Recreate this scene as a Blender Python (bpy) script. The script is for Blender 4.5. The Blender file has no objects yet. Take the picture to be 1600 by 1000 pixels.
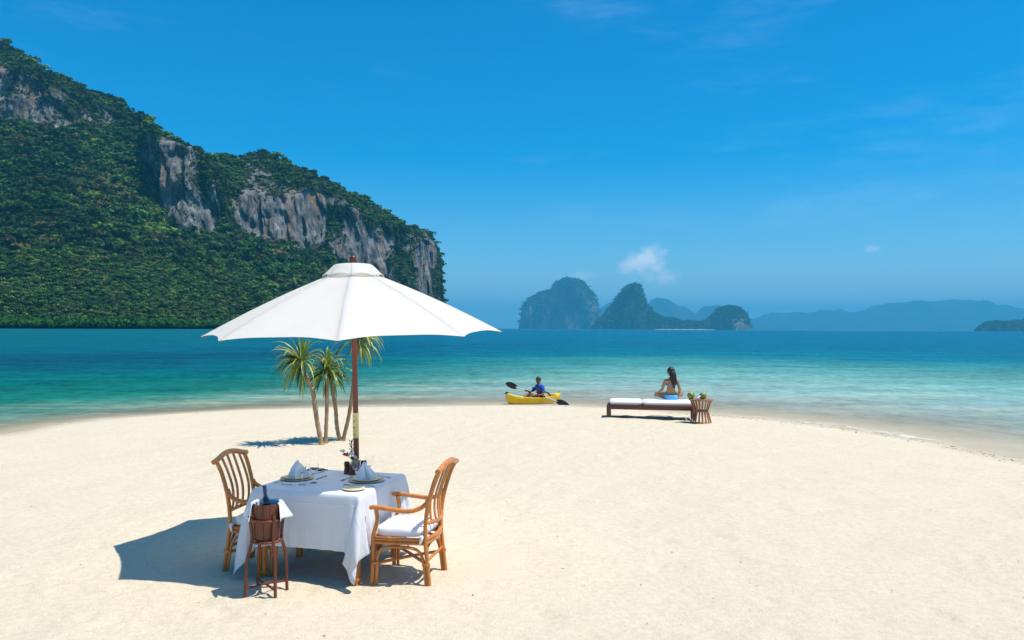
import bpy, bmesh, math, random
import numpy as np
from mathutils import Vector, Matrix, Euler

random.seed(7)
rng = np.random.default_rng(11)
SC = bpy.context.scene
COL = SC.collection
R = math.radians

# ------------------------------------------------------------------ camera
CAM_H = 2.2
FPX = 1244.0                      # focal length in pixels of a 1600 px wide picture
CAM_ROT = Euler((R(90.617), 0, 0)).to_matrix() @ Matrix.Rotation(0.0055, 3, 'Z')
cd = bpy.data.cameras.new('camera')
cam = bpy.data.objects.new('camera', cd)
COL.objects.link(cam)
cd.sensor_width = 36.0
cd.lens = 36.0 * FPX / 1600.0
cd.clip_start = 0.1
cd.clip_end = 60000
cam.matrix_world = Matrix.Translation((0, 0, CAM_H)) @ CAM_ROT.to_4x4()
SC.camera = cam

# ------------------------------------------------------------------ sun, sky, exposure
SUN_TO = Vector((0.43, -0.06, 1.0)).normalized()
sun_el = math.asin(SUN_TO.z)
sun_az = math.atan2(SUN_TO.x, SUN_TO.y)
sl = bpy.data.lights.new('sun', 'SUN')
sl.energy = 4.4
sl.angle = R(0.5)
sl.color = (1.0, 0.955, 0.88)
so = bpy.data.objects.new('sun', sl)
COL.objects.link(so)
so.rotation_euler = SUN_TO.to_track_quat('Z', 'Y').to_euler()

W = bpy.data.worlds.new('World')
SC.world = W
W.use_nodes = True
nt = W.node_tree
nt.nodes.clear()
def wn(t, **kw):
    n = nt.nodes.new(t)
    for k, v in kw.items():
        setattr(n, k, v)
    return n
sky = wn('ShaderNodeTexSky', sky_type='NISHITA', sun_disc=False)
sky.sun_elevation = sun_el
sky.sun_rotation = sun_az
sky.altitude = 0
sky.air_density = 1.0
sky.dust_density = 0.3
sky.ozone_density = 6.0
hsv = wn('ShaderNodeHueSaturation')
hsv.inputs['Hue'].default_value = 0.494
hsv.inputs['Saturation'].default_value = 1.52
hsv.inputs['Value'].default_value = 0.94
bg = wn('ShaderNodeBackground')
bg.inputs['Strength'].default_value = 0.125
wo = wn('ShaderNodeOutputWorld')
nt.links.new(sky.outputs[0], hsv.inputs['Color'])

# thin clouds of the real sky, by direction
tc = wn('ShaderNodeTexCoord')
def cloud_mask(scale_vec, nscale, lo, hi, centre=None, radius=None, detail=6, rough=0.6, offset=(0, 0, 0)):
    mp = wn('ShaderNodeMapping')
    mp.inputs['Scale'].default_value = scale_vec
    mp.inputs['Location'].default_value = offset
    nt.links.new(tc.outputs['Generated'], mp.inputs['Vector'])
    nz = wn('ShaderNodeTexNoise')
    nz.inputs['Scale'].default_value = nscale
    nz.inputs['Detail'].default_value = detail
    nz.inputs['Roughness'].default_value = rough
    nt.links.new(mp.outputs[0], nz.inputs['Vector'])
    val = nz.outputs['Fac']
    if centre is not None:
        sub = wn('ShaderNodeVectorMath', operation='SUBTRACT')
        sub.inputs[1].default_value = centre
        nt.links.new(tc.outputs['Generated'], sub.inputs[0])
        sc_ = wn('ShaderNodeVectorMath', operation='MULTIPLY')
        sc_.inputs[1].default_value = (1 / radius[0], 1 / radius[0], 1 / radius[1])
        nt.links.new(sub.outputs[0], sc_.inputs[0])
        ln = wn('ShaderNodeVectorMath', operation='LENGTH')
        nt.links.new(sc_.outputs[0], ln.inputs[0])
        m = wn('ShaderNodeMapRange')
        m.inputs['From Min'].default_value = 0
        m.inputs['From Max'].default_value = 1
        m.inputs['To Min'].default_value = 0.30
        m.inputs['To Max'].default_value = -0.5
        nt.links.new(ln.outputs['Value'], m.inputs['Value'])
        ad = wn('ShaderNodeMath', operation='ADD')
        nt.links.new(val, ad.inputs[0])
        nt.links.new(m.outputs[0], ad.inputs[1])
        val = ad.outputs[0]
    mr = wn('ShaderNodeMapRange', interpolation_type='SMOOTHSTEP')
    mr.inputs['From Min'].default_value = lo
    mr.inputs['From Max'].default_value = hi
    nt.links.new(val, mr.inputs['Value'])
    return mr.outputs[0]

def ray(x, y):
    """direction in the world of a picture position given for a 1600x1000 frame"""
    return CAM_ROT @ Vector(((x - 800) / FPX, -(y - 500) / FPX, -1.0))
def ground(x, y, z=0.0):
    d = ray(x, y)
    return Vector((0, 0, CAM_H)) + d * ((z - CAM_H) / d.z)
def at_depth(x, y, Y):
    d = ray(x, y)
    return Vector((0, 0, CAM_H)) + d * (Y / d.y)

def mixcol(a_socket, fac, col, strength):
    mm = wn('ShaderNodeMath', operation='MULTIPLY')
    nt.links.new(fac, mm.inputs[0])
    mm.inputs[1].default_value = strength
    mx = wn('ShaderNodeMix', data_type='RGBA')
    nt.links.new(mm.outputs[0], mx.inputs['Factor'])
    nt.links.new(a_socket, mx.inputs['A'])
    mx.inputs['B'].default_value = (*col, 1)
    return mx.outputs['Result']
csock = hsv.outputs[0]
CLOUDS = [((1004, 408), (0.064, 0.050), 0.85, 26), ((1040, 431), (0.056, 0.030), 0.75, 32), ((984, 414), (0.046, 0.028), 0.65, 36), ((910, 432), (0.048, 0.022), 0.40, 30), ((1364, 389), (0.026, 0.012), 0.25, 40)]
for k, ((px, py), rad, st, ns) in enumerate(CLOUDS):
    d = ray(px, py).normalized()
    f = cloud_mask((1, 1, 1.3), ns, 0.44, 0.78, centre=tuple(d), radius=rad, offset=(k * 3.1, 0, 0.4 * k), detail=8)
    csock = mixcol(csock, f, (7.0, 7.2, 7.8), st)
f = cloud_mask((1.2, 1.2, 6.0), 2.2, 0.52, 0.80, detail=9, rough=0.68, offset=(0.35, 0.1, 0.7))
csock = mixcol(csock, f, (5.2, 6.4, 7.6), 0.12)
nt.links.new(csock, bg.inputs['Color'])
nt.links.new(bg.outputs[0], wo.inputs['Surface'])

SC.view_settings.view_transform = 'Standard'
SC.view_settings.look = 'None'
SC.view_settings.exposure = 0.40
SC.view_settings.gamma = 1.0
SC.view_settings.use_curve_mapping = False
SC.render.engine = 'CYCLES'
SC.cycles.use_denoising = True
SC.cycles.max_bounces = 8
SC.cycles.transparent_max_bounces = 12
SC.cycles.volume_bounces = 0
SC.cycles.caustics_reflective = False
SC.cycles.caustics_refractive = False

# ------------------------------------------------------------------ helpers
def _hash(ix, iy, iz, seed):
    h = (ix.astype(np.int64) * 374761393 + iy.astype(np.int64) * 668265263 + iz.astype(np.int64) * 2147483647 + seed * 1274126177) & 0xFFFFFFFF
    h = ((h ^ (h >> 13)) * 1274126177) & 0xFFFFFFFF
    h = (h ^ (h >> 16)) & 0xFFFFFF
    return h / float(0xFFFFFF) * 2 - 1
def noise3(x, y, z, seed=0):
    x, y, z = np.broadcast_arrays(np.asarray(x, float), np.asarray(y, float), np.asarray(z, float))
    x0, y0, z0 = np.floor(x), np.floor(y), np.floor(z)
    fx, fy, fz = x - x0, y - y0, z - z0
    fx, fy, fz = fx * fx * (3 - 2 * fx), fy * fy * (3 - 2 * fy), fz * fz * (3 - 2 * fz)
    out = 0
    for a in (0, 1):
        for b in (0, 1):
            for c in (0, 1):
                w = (fx if a else 1 - fx) * (fy if b else 1 - fy) * (fz if c else 1 - fz)
                out = out + w * _hash(x0 + a, y0 + b, z0 + c, seed)
    return out
def fbm(x, y, z=0.0, octv=4, seed=0, gain=0.5):
    s, a, f = 0, 1.0, 1.0
    for o in range(octv):
        s = s + a * noise3(np.asarray(x) * f + 17.3 * o, np.asarray(y) * f - 9.1 * o, np.asarray(z) * f, seed + o)
        a *= gain
        f *= 2.03
    return s

def props(o, label=None, cat=None, group=None, kind=None):
    if label: o['label'] = label
    if cat: o['category'] = cat
    if group: o['group'] = group
    if kind: o['kind'] = kind
    return o
def thing(name, loc, rz, label, cat, group=None):
    o = bpy.data.objects.new(name, None)
    o.empty_display_size = 0.1
    COL.objects.link(o)
    o.location = loc
    o.rotation_euler = (0, 0, rz)
    return props(o, label, cat, group)
def grid_mesh(name, P, mats, attrs=None, smooth=True, closed_u=False):
    """P: (n, m, 3) array of points"""
    n, m = P.shape[:2]
    me = bpy.data.meshes.new(name)
    idx = np.arange(n * m).reshape(n, m)
    q = np.stack([idx[:-1, :-1], idx[1:, :-1], idx[1:, 1:], idx[:-1, 1:]], -1).reshape(-1, 4)
    fast_mesh(me, P.reshape(-1, 3), q)
    me.polygons.foreach_set('use_smooth', np.full(len(me.polygons), smooth))
    for k, v in (attrs or {}).items():
        v = np.asarray(v, np.float32)
        if v.ndim == 3:
            a = me.attributes.new(k, 'FLOAT_COLOR', 'POINT')
            c = np.ones((n * m, 4), np.float32)
            c[:, :3] = v.reshape(-1, 3)
            a.data.foreach_set('color', c.ravel())
        else:
            a = me.attributes.new(k, 'FLOAT', 'POINT')
            a.data.foreach_set('value', v.ravel())
    for mt in (mats if isinstance(mats, (list, tuple)) else [mats]):
        me.materials.append(mt)
    return me
def fast_mesh(me, V, F):
    V = np.asarray(V, np.float32)
    F = np.asarray(F, np.int32)
    k = F.shape[1]
    me.vertices.add(len(V))
    me.vertices.foreach_set('co', V.ravel())
    me.loops.add(F.size)
    me.loops.foreach_set('vertex_index', F.ravel())
    me.polygons.add(len(F))
    me.polygons.foreach_set('loop_start', np.arange(0, F.size, k, dtype=np.int32))
    me.polygons.foreach_set('loop_total', np.full(len(F), k, np.int32))
    me.update(calc_edges=True)
    me.validate()
def link(name, me, parent=None):
    o = bpy.data.objects.new(name, me)
    COL.objects.link(o)
    if parent is not None:
        o.parent = parent
    return o

class MB:
    """collects shapes, then links them as ONE mesh object"""
    def __init__(self):
        self.v, self.f, self.m = [], [], []
    def add(self, vs, fs, m=0):
        b = len(self.v)
        self.v += [tuple(p) for p in vs]
        self.f += [tuple(i + b for i in f) for f in fs]
        self.m += [m] * len(fs)
    def box(self, c, s, rot=None, m=0, taper=1.0):
        vs = []
        for z in (-1, 1):
            for y in (-1, 1):
                for x in (-1, 1):
                    t = taper if z > 0 else 1
                    p = Vector((x * s[0] / 2 * t, y * s[1] / 2 * t, z * s[2] / 2))
                    if rot is not None: p = rot @ p
                    vs.append(p + Vector(c))
        self.add(vs, [(0, 2, 3, 1), (4, 5, 7, 6), (0, 1, 5, 4), (2, 6, 7, 3), (0, 4, 6, 2), (1, 3, 7, 5)], m)
    def tube(self, pts, r, n=8, m=0, cap=True, flat=(1, 1)):
        pts = [Vector(p) for p in pts]
        k = len(pts)
        rs = r if isinstance(r, (list, tuple)) else [r] * k
        b0 = len(self.v)
        prev = None
        for i, p in enumerate(pts):
            d = (pts[min(i + 1, k - 1)] - pts[max(i - 1, 0)])
            if d.length < 1e-9: d = Vector((0, 0, 1))
            d.normalize()
            if prev is None:
                a = d.orthogonal() if abs(d.z) < 0.9 else d.cross(Vector((0, 1, 0)))
                a.normalize()
            else:
                a = prev - d * prev.dot(d)
                a.normalize()
            prev = a
            bvec = d.cross(a)
            for j in range(n):
                t = 2 * math.pi * j / n
                self.v.append(tuple(p + a * (math.cos(t) * rs[i] * flat[0]) + bvec * (math.sin(t) * rs[i] * flat[1])))
        for i in range(k - 1):
            for j in range(n):
                a0 = b0 + i * n + j
                a1 = b0 + i * n + (j + 1) % n
                self.f.append((a0, a1, a1 + n, a0 + n))
                self.m.append(m)
        if cap:
            self.f.append(tuple(b0 + j for j in reversed(range(n)))); self.m.append(m)
            self.f.append(tuple(b0 + (k - 1) * n + j for j in range(n))); self.m.append(m)
    def lathe(self, prof, n=24, c=(0, 0, 0), m=0, sx=1.0, sy=1.0):
        b0 = len(self.v)
        for (r, z) in prof:
            for j in range(n):
                t = 2 * math.pi * j / n
                self.v.append((c[0] + r * sx * math.cos(t), c[1] + r * sy * math.sin(t), c[2] + z))
        k = len(prof)
        for i in range(k - 1):
            for j in range(n):
                a0 = b0 + i * n + j
                a1 = b0 + i * n + (j + 1) % n
                self.f.append((a0, a1, a1 + n, a0 + n)); self.m.append(m)
        if prof[0][0] > 1e-6:
            self.f.append(tuple(b0 + j for j in reversed(range(n)))); self.m.append(m)
        if prof[-1][0] > 1e-6:
            self.f.append(tuple(b0 + (k - 1) * n + j for j in range(n))); self.m.append(m)
    def ball(self, c, r, n=12, k=8, m=0, s=(1, 1, 1), rot=None):
        b0 = len(self.v)
        for i in range(k + 1):
            ph = math.pi * i / k
            for j in range(n):
                t = 2 * math.pi * j / n
                p = Vector((r * s[0] * math.sin(ph) * math.cos(t), r * s[1] * math.sin(ph) * math.sin(t), -r * s[2] * math.cos(ph)))
                if rot is not None: p = rot @ p
                self.v.append(tuple(p + Vector(c)))
        for i in range(k):
            for j in range(n):
                a0 = b0 + i * n + j
                a1 = b0 + i * n + (j + 1) % n
                self.f.append((a0, a1, a1 + n, a0 + n)); self.m.append(m)
    def sheet(self, P, m=0):
        n, q = len(P), len(P[0])
        b0 = len(self.v)
        for row in P:
            self.v += [tuple(p) for p in row]
        for i in range(n - 1):
            for j in range(q - 1):
                a = b0 + i * q + j
                self.f.append((a, a + q, a + q + 1, a + 1)); self.m.append(m)
    def mesh(self, name, mats, smooth=True, weld=True, bevel=0):
        me = bpy.data.meshes.new(name)
        bm = bmesh.new()
        vs = [bm.verts.new(p) for p in self.v]
        for f, mi in zip(self.f, self.m):
            if len(set(f)) < 3: continue
            try:
                fa = bm.faces.new([vs[i] for i in f])
            except ValueError:
                continue
            fa.material_index = mi
            fa.smooth = smooth
        if weld:
            bmesh.ops.remove_doubles(bm, verts=bm.verts, dist=1e-5)
            dead = [f for f in bm.faces if f.calc_area() < 1e-12]
            if dead: bmesh.ops.delete(bm, geom=dead, context='FACES')
        if bevel:
            bmesh.ops.bevel(bm, geom=[e for e in bm.edges if e.is_manifold and e.calc_face_angle(0) > 0.6], offset=bevel, segments=2, affect='EDGES', profile=0.5)
        bmesh.ops.recalc_face_normals(bm, faces=bm.faces)
        bm.to_mesh(me)
        bm.free()
        for mt in (mats if isinstance(mats, (list, tuple)) else [mats]):
            me.materials.append(mt)
        return me
    def build(self, name, mats, parent=None, smooth=True, auto=40, **kw):
        me = self.mesh(name, mats, smooth, **kw)
        if smooth and auto:
            sharp_by_angle(me, auto)
        return link(name, me, parent)
def sharp_by_angle(me, deg):
    bm = bmesh.new()
    bm.from_mesh(me)
    for e in bm.edges:
        if e.is_manifold and e.calc_face_angle(0) > R(deg):
            e.smooth = False
    bm.to_mesh(me)
    bm.free()

def curve_pts(pts, n=6):
    """smooth path (Catmull-Rom) through pts"""
    P = [Vector(p) for p in pts]
    P = [P[0] * 2 - P[1]] + P + [P[-1] * 2 - P[-2]]
    out = []
    for i in range(1, len(P) - 2):
        for k in range(n):
            t = k / n
            a, b, c, d = P[i - 1], P[i], P[i + 1], P[i + 2]
            out.append(0.5 * ((2 * b) + (c - a) * t + (2 * a - 5 * b + 4 * c - d) * t * t + (3 * b - a - 3 * c + d) * t ** 3))
    out.append(P[-2])
    return out

# ------------------------------------------------------------------ materials
class NT:
    def __init__(self, name):
        self.mat = bpy.data.materials.new(name)
        self.mat.use_nodes = True
        self.t = self.mat.node_tree
        self.t.nodes.clear()
        self.out = self.n('ShaderNodeOutputMaterial')
    def n(self, typ, **kw):
        x = self.t.nodes.new(typ)
        for k, v in kw.items():
            setattr(x, k, v)
        return x
    def l(self, a, b):
        self.t.links.new(a, b)
    def coord(self, kind='Object', scale=(1, 1, 1), loc=(0, 0, 0)):
        c = self.n('ShaderNodeTexCoord')
        m = self.n('ShaderNodeMapping')
        m.inputs['Scale'].default_value = scale
        m.inputs['Location'].default_value = loc
        self.l(c.outputs[kind], m.inputs['Vector'])
        return m.outputs[0]
    def pos(self, scale=(1, 1, 1)):
        c = self.n('ShaderNodeNewGeometry')
        m = self.n('ShaderNodeMapping')
        m.inputs['Scale'].default_value = scale
        self.l(c.outputs['Position'], m.inputs['Vector'])
        return m.outputs[0]
    def noise(self, vec, scale, detail=4, rough=0.55, dist=0.0):
        z = self.n('ShaderNodeTexNoise')
        z.inputs['Scale'].default_value = scale
        z.inputs['Detail'].default_value = detail
        z.inputs['Roughness'].default_value = rough
        z.inputs['Distortion'].default_value = dist
        self.l(vec, z.inputs['Vector'])
        return z.outputs['Fac']
    def ramp(self, fac, stops, interp='LINEAR'):
        r = self.n('ShaderNodeValToRGB')
        r.color_ramp.interpolation = interp
        e = r.color_ramp.elements
        while len(e) < len(stops): e.new(0.5)
        for k, (p, c) in enumerate(stops):
            e[k].position = p
            e[k].color = (c, c, c, 1) if not isinstance(c, (tuple, list)) else (*c[:3], 1)
        self.l(fac, r.inputs['Fac'])
        return r.outputs['Color']
    def math(self, op, a, b=None):
        m = self.n('ShaderNodeMath', operation=op)
        for i, x in enumerate((a, b)):
            if x is None: continue
            if isinstance(x, (int, float)): m.inputs[i].default_value = x
            else: self.l(x, m.inputs[i])
        return m.outputs[0]
    def maprange(self, v, a, b, c=0.0, d=1.0, smooth=False):
        m = self.n('ShaderNodeMapRange')
        if smooth: m.interpolation_type = 'SMOOTHSTEP'
        for k, x in zip(('From Min', 'From Max', 'To Min', 'To Max'), (a, b, c, d)):
            m.inputs[k].default_value = x
        self.l(v, m.inputs['Value'])
        return m.outputs[0]
    def mix(self, fac, a, b, blend='MIX'):
        m = self.n('ShaderNodeMix', data_type='RGBA', blend_type=blend)
        for s, x in (('Factor', fac), ('A', a), ('B', b)):
            if isinstance(x, (int, float)): m.inputs[s].default_value = x
            elif isinstance(x, (tuple, list)): m.inputs[s].default_value = (*x[:3], 1)
            else: self.l(x, m.inputs[s])
        return m.outputs['Result']
    def attr(self, name):
        a = self.n('ShaderNodeAttribute', attribute_name=name)
        return a
    def bump(self, h, strength=0.3, dist=0.01, normal=None):
        b = self.n('ShaderNodeBump')
        b.inputs['Strength'].default_value = strength
        b.inputs['Distance'].default_value = dist
        self.l(h, b.inputs['Height'])
        if normal is not None: self.l(normal, b.inputs['Normal'])
        return b.outputs[0]
    def principled(self, col, rough=0.5, normal=None, **kw):
        p = self.n('ShaderNodeBsdfPrincipled')
        for s, x in (('Base Color', col), ('Roughness', rough)):
            if isinstance(x, (int, float)): p.inputs[s].default_value = x
            elif isinstance(x, (tuple, list)): p.inputs[s].default_value = (*x[:3], 1)
            else: self.l(x, p.inputs[s])
        if normal is not None: self.l(normal, p.inputs['Normal'])
        for k, v in kw.items():
            p.inputs[k.replace('_', ' ')].default_value = v
        return p
    def done(self, shader):
        self.l(shader, self.out.inputs['Surface'])
        return self.mat
def simple(name, c1, c2=None, scale=8.0, rough=0.5, bump=0.15, bdist=0.004, stretch=(1, 1, 1), detail=5, **kw):
    t = NT(name)
    if c2 is None: c2 = tuple(x * 0.8 for x in c1)
    v = t.coord('Object', stretch)
    f = t.noise(v, scale, detail, 0.6)
    c = t.ramp(f, [(0.32, c2), (0.68, c1)])
    nb = t.bump(t.noise(v, scale * 4, 3), bump, bdist)
    return t.done(t.principled(c, rough, nb, **kw).outputs[0])
def cloth_mat(name, c, trans=0.0, tcol=None, rough=0.9, wscale=400):
    t = NT(name)
    v = t.coord('Object')
    f = t.noise(v, 5, 3)
    col = t.ramp(f, [(0.3, tuple(x * 0.95 for x in c)), (0.7, c)])
    h = t.math('ADD', t.noise(v, wscale, 2), t.math('MULTIPLY', t.noise(v, 14, 4), 1.6))
    nb = t.bump(h, 0.25, 0.004)
    p = t.principled(col, rough, nb, Specular_IOR_Level=0.2, Sheen_Weight=0.1)
    if trans <= 0:
        return t.done(p.outputs[0])
    tr = t.n('ShaderNodeBsdfTranslucent')
    tr.inputs['Color'].default_value = (*(tcol or c), 1)
    ms = t.n('ShaderNodeMixShader')
    ms.inputs[0].default_value = trans
    t.l(p.outputs[0], ms.inputs[1])
    t.l(tr.outputs[0], ms.inputs[2])
    return t.done(ms.outputs[0])

# ------------------------------------------------------------------ sand spit
WATER_Z = -0.12
shore_px = [(0, 679), (80, 664), (150, 655), (220, 649.5), (300, 645), (390, 640), (480, 636.5), (600, 634.5), (700, 633.5), (800, 633), (880, 634), (960, 637.5), (1040, 643), (1130, 650), (1200, 655), (1260, 660.5), (1330, 669), (1400, 680), (1470, 692), (1540, 707), (1600, 721)]
shore = [ground(px, py, WATER_Z).to_2d() for px, py in shore_px]
shore = [Vector(p) for p in ((-34, -40), (-26, -12), (-20, 4), (-15, 12.5))] + shore + [Vector(p) for p in ((10.6, 11.2), (13.2, 6.5), (16, -2), (21, -18), (27, -40))]
SH = np.array([tuple(p) for p in shore])
def shore_dist(X, Y):
    """signed distance to the waterline, positive on the sand"""
    X = np.asarray(X, float); Y = np.asarray(Y, float)
    best = np.full(X.shape, 1e9)
    for a, b in zip(SH[:-1], SH[1:]):
        d = b - a
        t = np.clip(((X - a[0]) * d[0] + (Y - a[1]) * d[1]) / (d @ d), 0, 1)
        best = np.minimum(best, np.hypot(X - a[0] - t * d[0], Y - a[1] - t * d[1]))
    # inside test: polygon closed far behind the camera
    inside = np.zeros(X.shape, bool)
    poly = np.vstack([SH, [[27, -400], [-34, -400]]])
    j = len(poly) - 1
    for i in range(len(poly)):
        xi, yi = poly[i]; xj, yj = poly[j]
        c = ((yi > Y) != (yj > Y)) & (X < (xj - xi) * (Y - yi) / (yj - yi + 1e-12) + xi)
        inside ^= c
        j = i
    return np.where(inside, best, -best)
_fr = np.random.default_rng(5)
FOOT = []
def _prints(x0, y0, x1, y1, n):
    for i in range(n):
        t = (i + 0.3 * _fr.random()) / n
        dx, dy = x1 - x0, y1 - y0
        L = math.hypot(dx, dy)
        s = 0.11 * (1 if i % 2 else -1)
        FOOT.append((x0 + dx * t - dy / L * s, y0 + dy * t + dx / L * s, math.atan2(dy, dx) + _fr.normal(0, .12)))
for i in range(26):
    FOOT.append((-1.9 + _fr.normal(0, 1.0), 6.7 + _fr.normal(0, 0.55), _fr.random() * 6.28))
_prints(-1.0, 7.2, 3.6, 18.4, 26)
_prints(-0.2, 6.2, 2.2, 5.2, 6)
for i in range(90):
    FOOT.append((_fr.uniform(-5, 9), _fr.uniform(5.0, 19), _fr.random() * 6.28))
def sand_z(X, Y, fine=True):
    s = shore_dist(X, Y)
    wob = s + 0.25 * noise3(X * 0.5, Y * 0.5, 0, 3) + 0.1 * noise3(X * 1.7, Y * 1.7, 0, 4)
    inland = 0.12 * (1 - np.exp(-np.maximum(wob, 0) / 1.6))
    off = -0.055 * np.maximum(-wob, 0) / (1 + 0.012 * np.maximum(-wob, 0))
    z = WATER_Z + inland + off
    k = np.clip(s / 2.0, 0, 1)
    z = z + k * (0.012 * noise3(X * 0.45, Y * 0.45, 0, 8) + 0.012 * noise3(X * 1.5, Y * 1.5, 0, 9))
    if fine:
        z = z + k * (0.010 * noise3(X * 3.4, Y * 3.4, 0, 10) + 0.013 * noise3(X * 7.5, Y * 7.5, 0, 12) * (0.6 + 0.4 * noise3(X * .6, Y * .6, 0, 77)) + 0.005 * noise3(X * 15, Y * 15, 0, 13))
        for fx, fy, a in FOOT:
            dx, dy = X - fx, Y - fy
            near = (np.abs(dx) < 0.5) & (np.abs(dy) < 0.5)
            if not near.any(): continue
            u = (dx[near] * math.cos(a) + dy[near] * math.sin(a)) / 0.14
            v = (-dx[near] * math.sin(a) + dy[near] * math.cos(a)) / 0.065
            q = u * u + v * v
            z[near] += (-0.021 * np.exp(-q) + 0.008 * np.exp(-(np.sqrt(q) - 1.6) ** 2 * 3)) * k[near]
    return z
def axis_steps(segs):
    out = [segs[0][0]]
    for a, b, st0, st1 in segs:
        x = a
        while x < b - 1e-6:
            t = (x - a) / (b - a)
            x = min(b, x + st0 + (st1 - st0) * t)
            out.append(x)
    return np.array(out)
sx = axis_steps([(-160, -16, 16, 0.5), (-16, -5, 0.4, 0.06), (-5, 4.5, 0.06, 0.06), (4.5, 14, 0.06, 0.35), (14, 160, 0.5, 16)])
sy = axis_steps([(-60, 3, 6, 0.15), (3, 10, 0.055, 0.07), (10, 27, 0.07, 0.2), (27, 60, 0.3, 3), (60, 220, 4, 16)])
GX, GY = np.meshgrid(sx, sy, indexing='ij')
GZ = sand_z(GX, GY)
GS = shore_dist(GX, GY)

t = NT('sand')
pv = t.pos()
wet = t.attr('shore').outputs['Fac']
n1 = t.noise(pv, 0.7, 5, 0.6)
n2 = t.noise(pv, 14, 6, 0.7)
n3 = t.noise(pv, 160, 4, 0.7)
base = t.mix(n1, (0.68, 0.575, 0.41), (0.74, 0.635, 0.47))
grain = t.ramp(n3, [(0.25, 0.76), (0.55, 1.0), (0.8, 1.10)])
base = t.mix(1.0, base, grain, 'MULTIPLY')
base = t.mix(1.0, base, t.ramp(n2, [(0.3, 0.86), (0.6, 1.0)]), 'MULTIPLY')
spk = t.ramp(t.noise(pv, 26, 3, 0.5), [(0.70, 0.0), (0.76, 1.0)])
spk2 = t.ramp(t.noise(pv, 1.3, 4, 0.6), [(0.5, 0.0), (0.62, 1.0)])
base = t.mix(t.math('MULTIPLY', t.math('MULTIPLY', spk, spk2), 0.35), base, (0.36, 0.30, 0.22))
wn_ = t.math('ADD', wet, t.math('MULTIPLY', t.math('SUBTRACT', t.noise(pv, 1.2, 4), 0.5), 0.9))
dry = t.maprange(wn_, 0.05, 0.9, 0, 1, True)
col = t.mix(dry, (0.52, 0.435, 0.30), base)
hgt = t.math('ADD', t.math('MULTIPLY', n2, 1.0), t.math('MULTIPLY', n3, 0.35))
hgt = t.math('ADD', hgt, t.math('MULTIPLY', t.noise(pv, 45, 4, 0.6), 0.6))
nb = t.bump(hgt, 0.75, 0.02)
M_sand = t.done(t.principled(col, 0.95, nb, Specular_IOR_Level=0.12).outputs[0])
sand = link('sand_beach', grid_mesh('sand_beach', np.stack([GX, GY, GZ], -1), M_sand, {'shore': GS}))
props(sand, 'pale fine sand spit reaching into the lagoon', kind='structure')

# ------------------------------------------------------------------ sea
wx = axis_steps([(-39500, -400, 6500, 120), (-400, -40, 60, 3), (-40, 40, 0.8, 0.8), (40, 400, 3, 60), (400, 39500, 120, 6500)])
wy = axis_steps([(-300, 8, 60, 1.2), (8, 60, 0.5, 1.2), (60, 400, 2, 40), (400, 39500, 60, 6500)])
GX2, GY2 = np.meshgrid(wx, wy, indexing='ij')
S2 = -shore_dist(GX2, GY2)
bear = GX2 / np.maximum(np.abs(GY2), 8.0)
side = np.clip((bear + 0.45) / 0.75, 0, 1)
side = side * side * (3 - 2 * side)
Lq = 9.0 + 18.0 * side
t = NT('sea_water')
pv = t.pos()
q = t.attr('offshore').outputs['Fac']
sd = t.attr('side').outputs['Fac']
pat = t.noise(t.pos((0.02, 0.09, 1)), 1.0, 5, 0.6)
q2 = t.math('MULTIPLY', q, t.math('ADD', 0.62, t.math('MULTIPLY', pat, 0.76)))
qlog = t.math('LOGARITHM', t.math('ADD', q2, 1.0), 10.0)       # 0 at the waterline, 0.3 at q=1, 1 at q=9
cr = t.ramp(qlog, [(0.0, (0.56, 0.52, 0.40)), (0.05, (0.40, 0.45, 0.38)), (0.13, (0.23, 0.38, 0.34)), (0.24, (0.13, 0.325, 0.285)), (0.36, (0.04, 0.225, 0.22)), (0.48, (0.0, 0.145, 0.20)), (0.62, (0.0, 0.122, 0.19)), (0.85, (0.0, 0.125, 0.205)), (1.0, (0.0, 0.12, 0.215))])
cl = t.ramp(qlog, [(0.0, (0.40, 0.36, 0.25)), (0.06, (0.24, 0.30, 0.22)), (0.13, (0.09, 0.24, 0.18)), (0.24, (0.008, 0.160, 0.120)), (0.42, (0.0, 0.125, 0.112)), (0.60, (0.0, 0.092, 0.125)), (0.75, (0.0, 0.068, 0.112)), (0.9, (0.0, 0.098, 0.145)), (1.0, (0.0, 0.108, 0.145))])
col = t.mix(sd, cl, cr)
# yellow caustic light patches painted into the colour of the shallows
caustic = t.ramp(t.noise(t.pos((0.16, 0.5, 1)), 1.0, 5, 0.65, 0.6), [(0.50, 0.0), (0.64, 1.0)])
shal = t.ramp(qlog, [(0.0, 0.0), (0.03, 0.55), (0.12, 0.45), (0.25, 0.0)])
col = t.mix(t.math('MULTIPLY', caustic, shal), col, (0.50, 0.49, 0.30))
streak = t.noise(t.pos((0.06, 0.35, 1)), 1.0, 6, 0.65)
col = t.mix(1.0, col, t.ramp(streak, [(0.3, 0.80), (0.7, 1.18)]), 'MULTIPLY')
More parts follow.
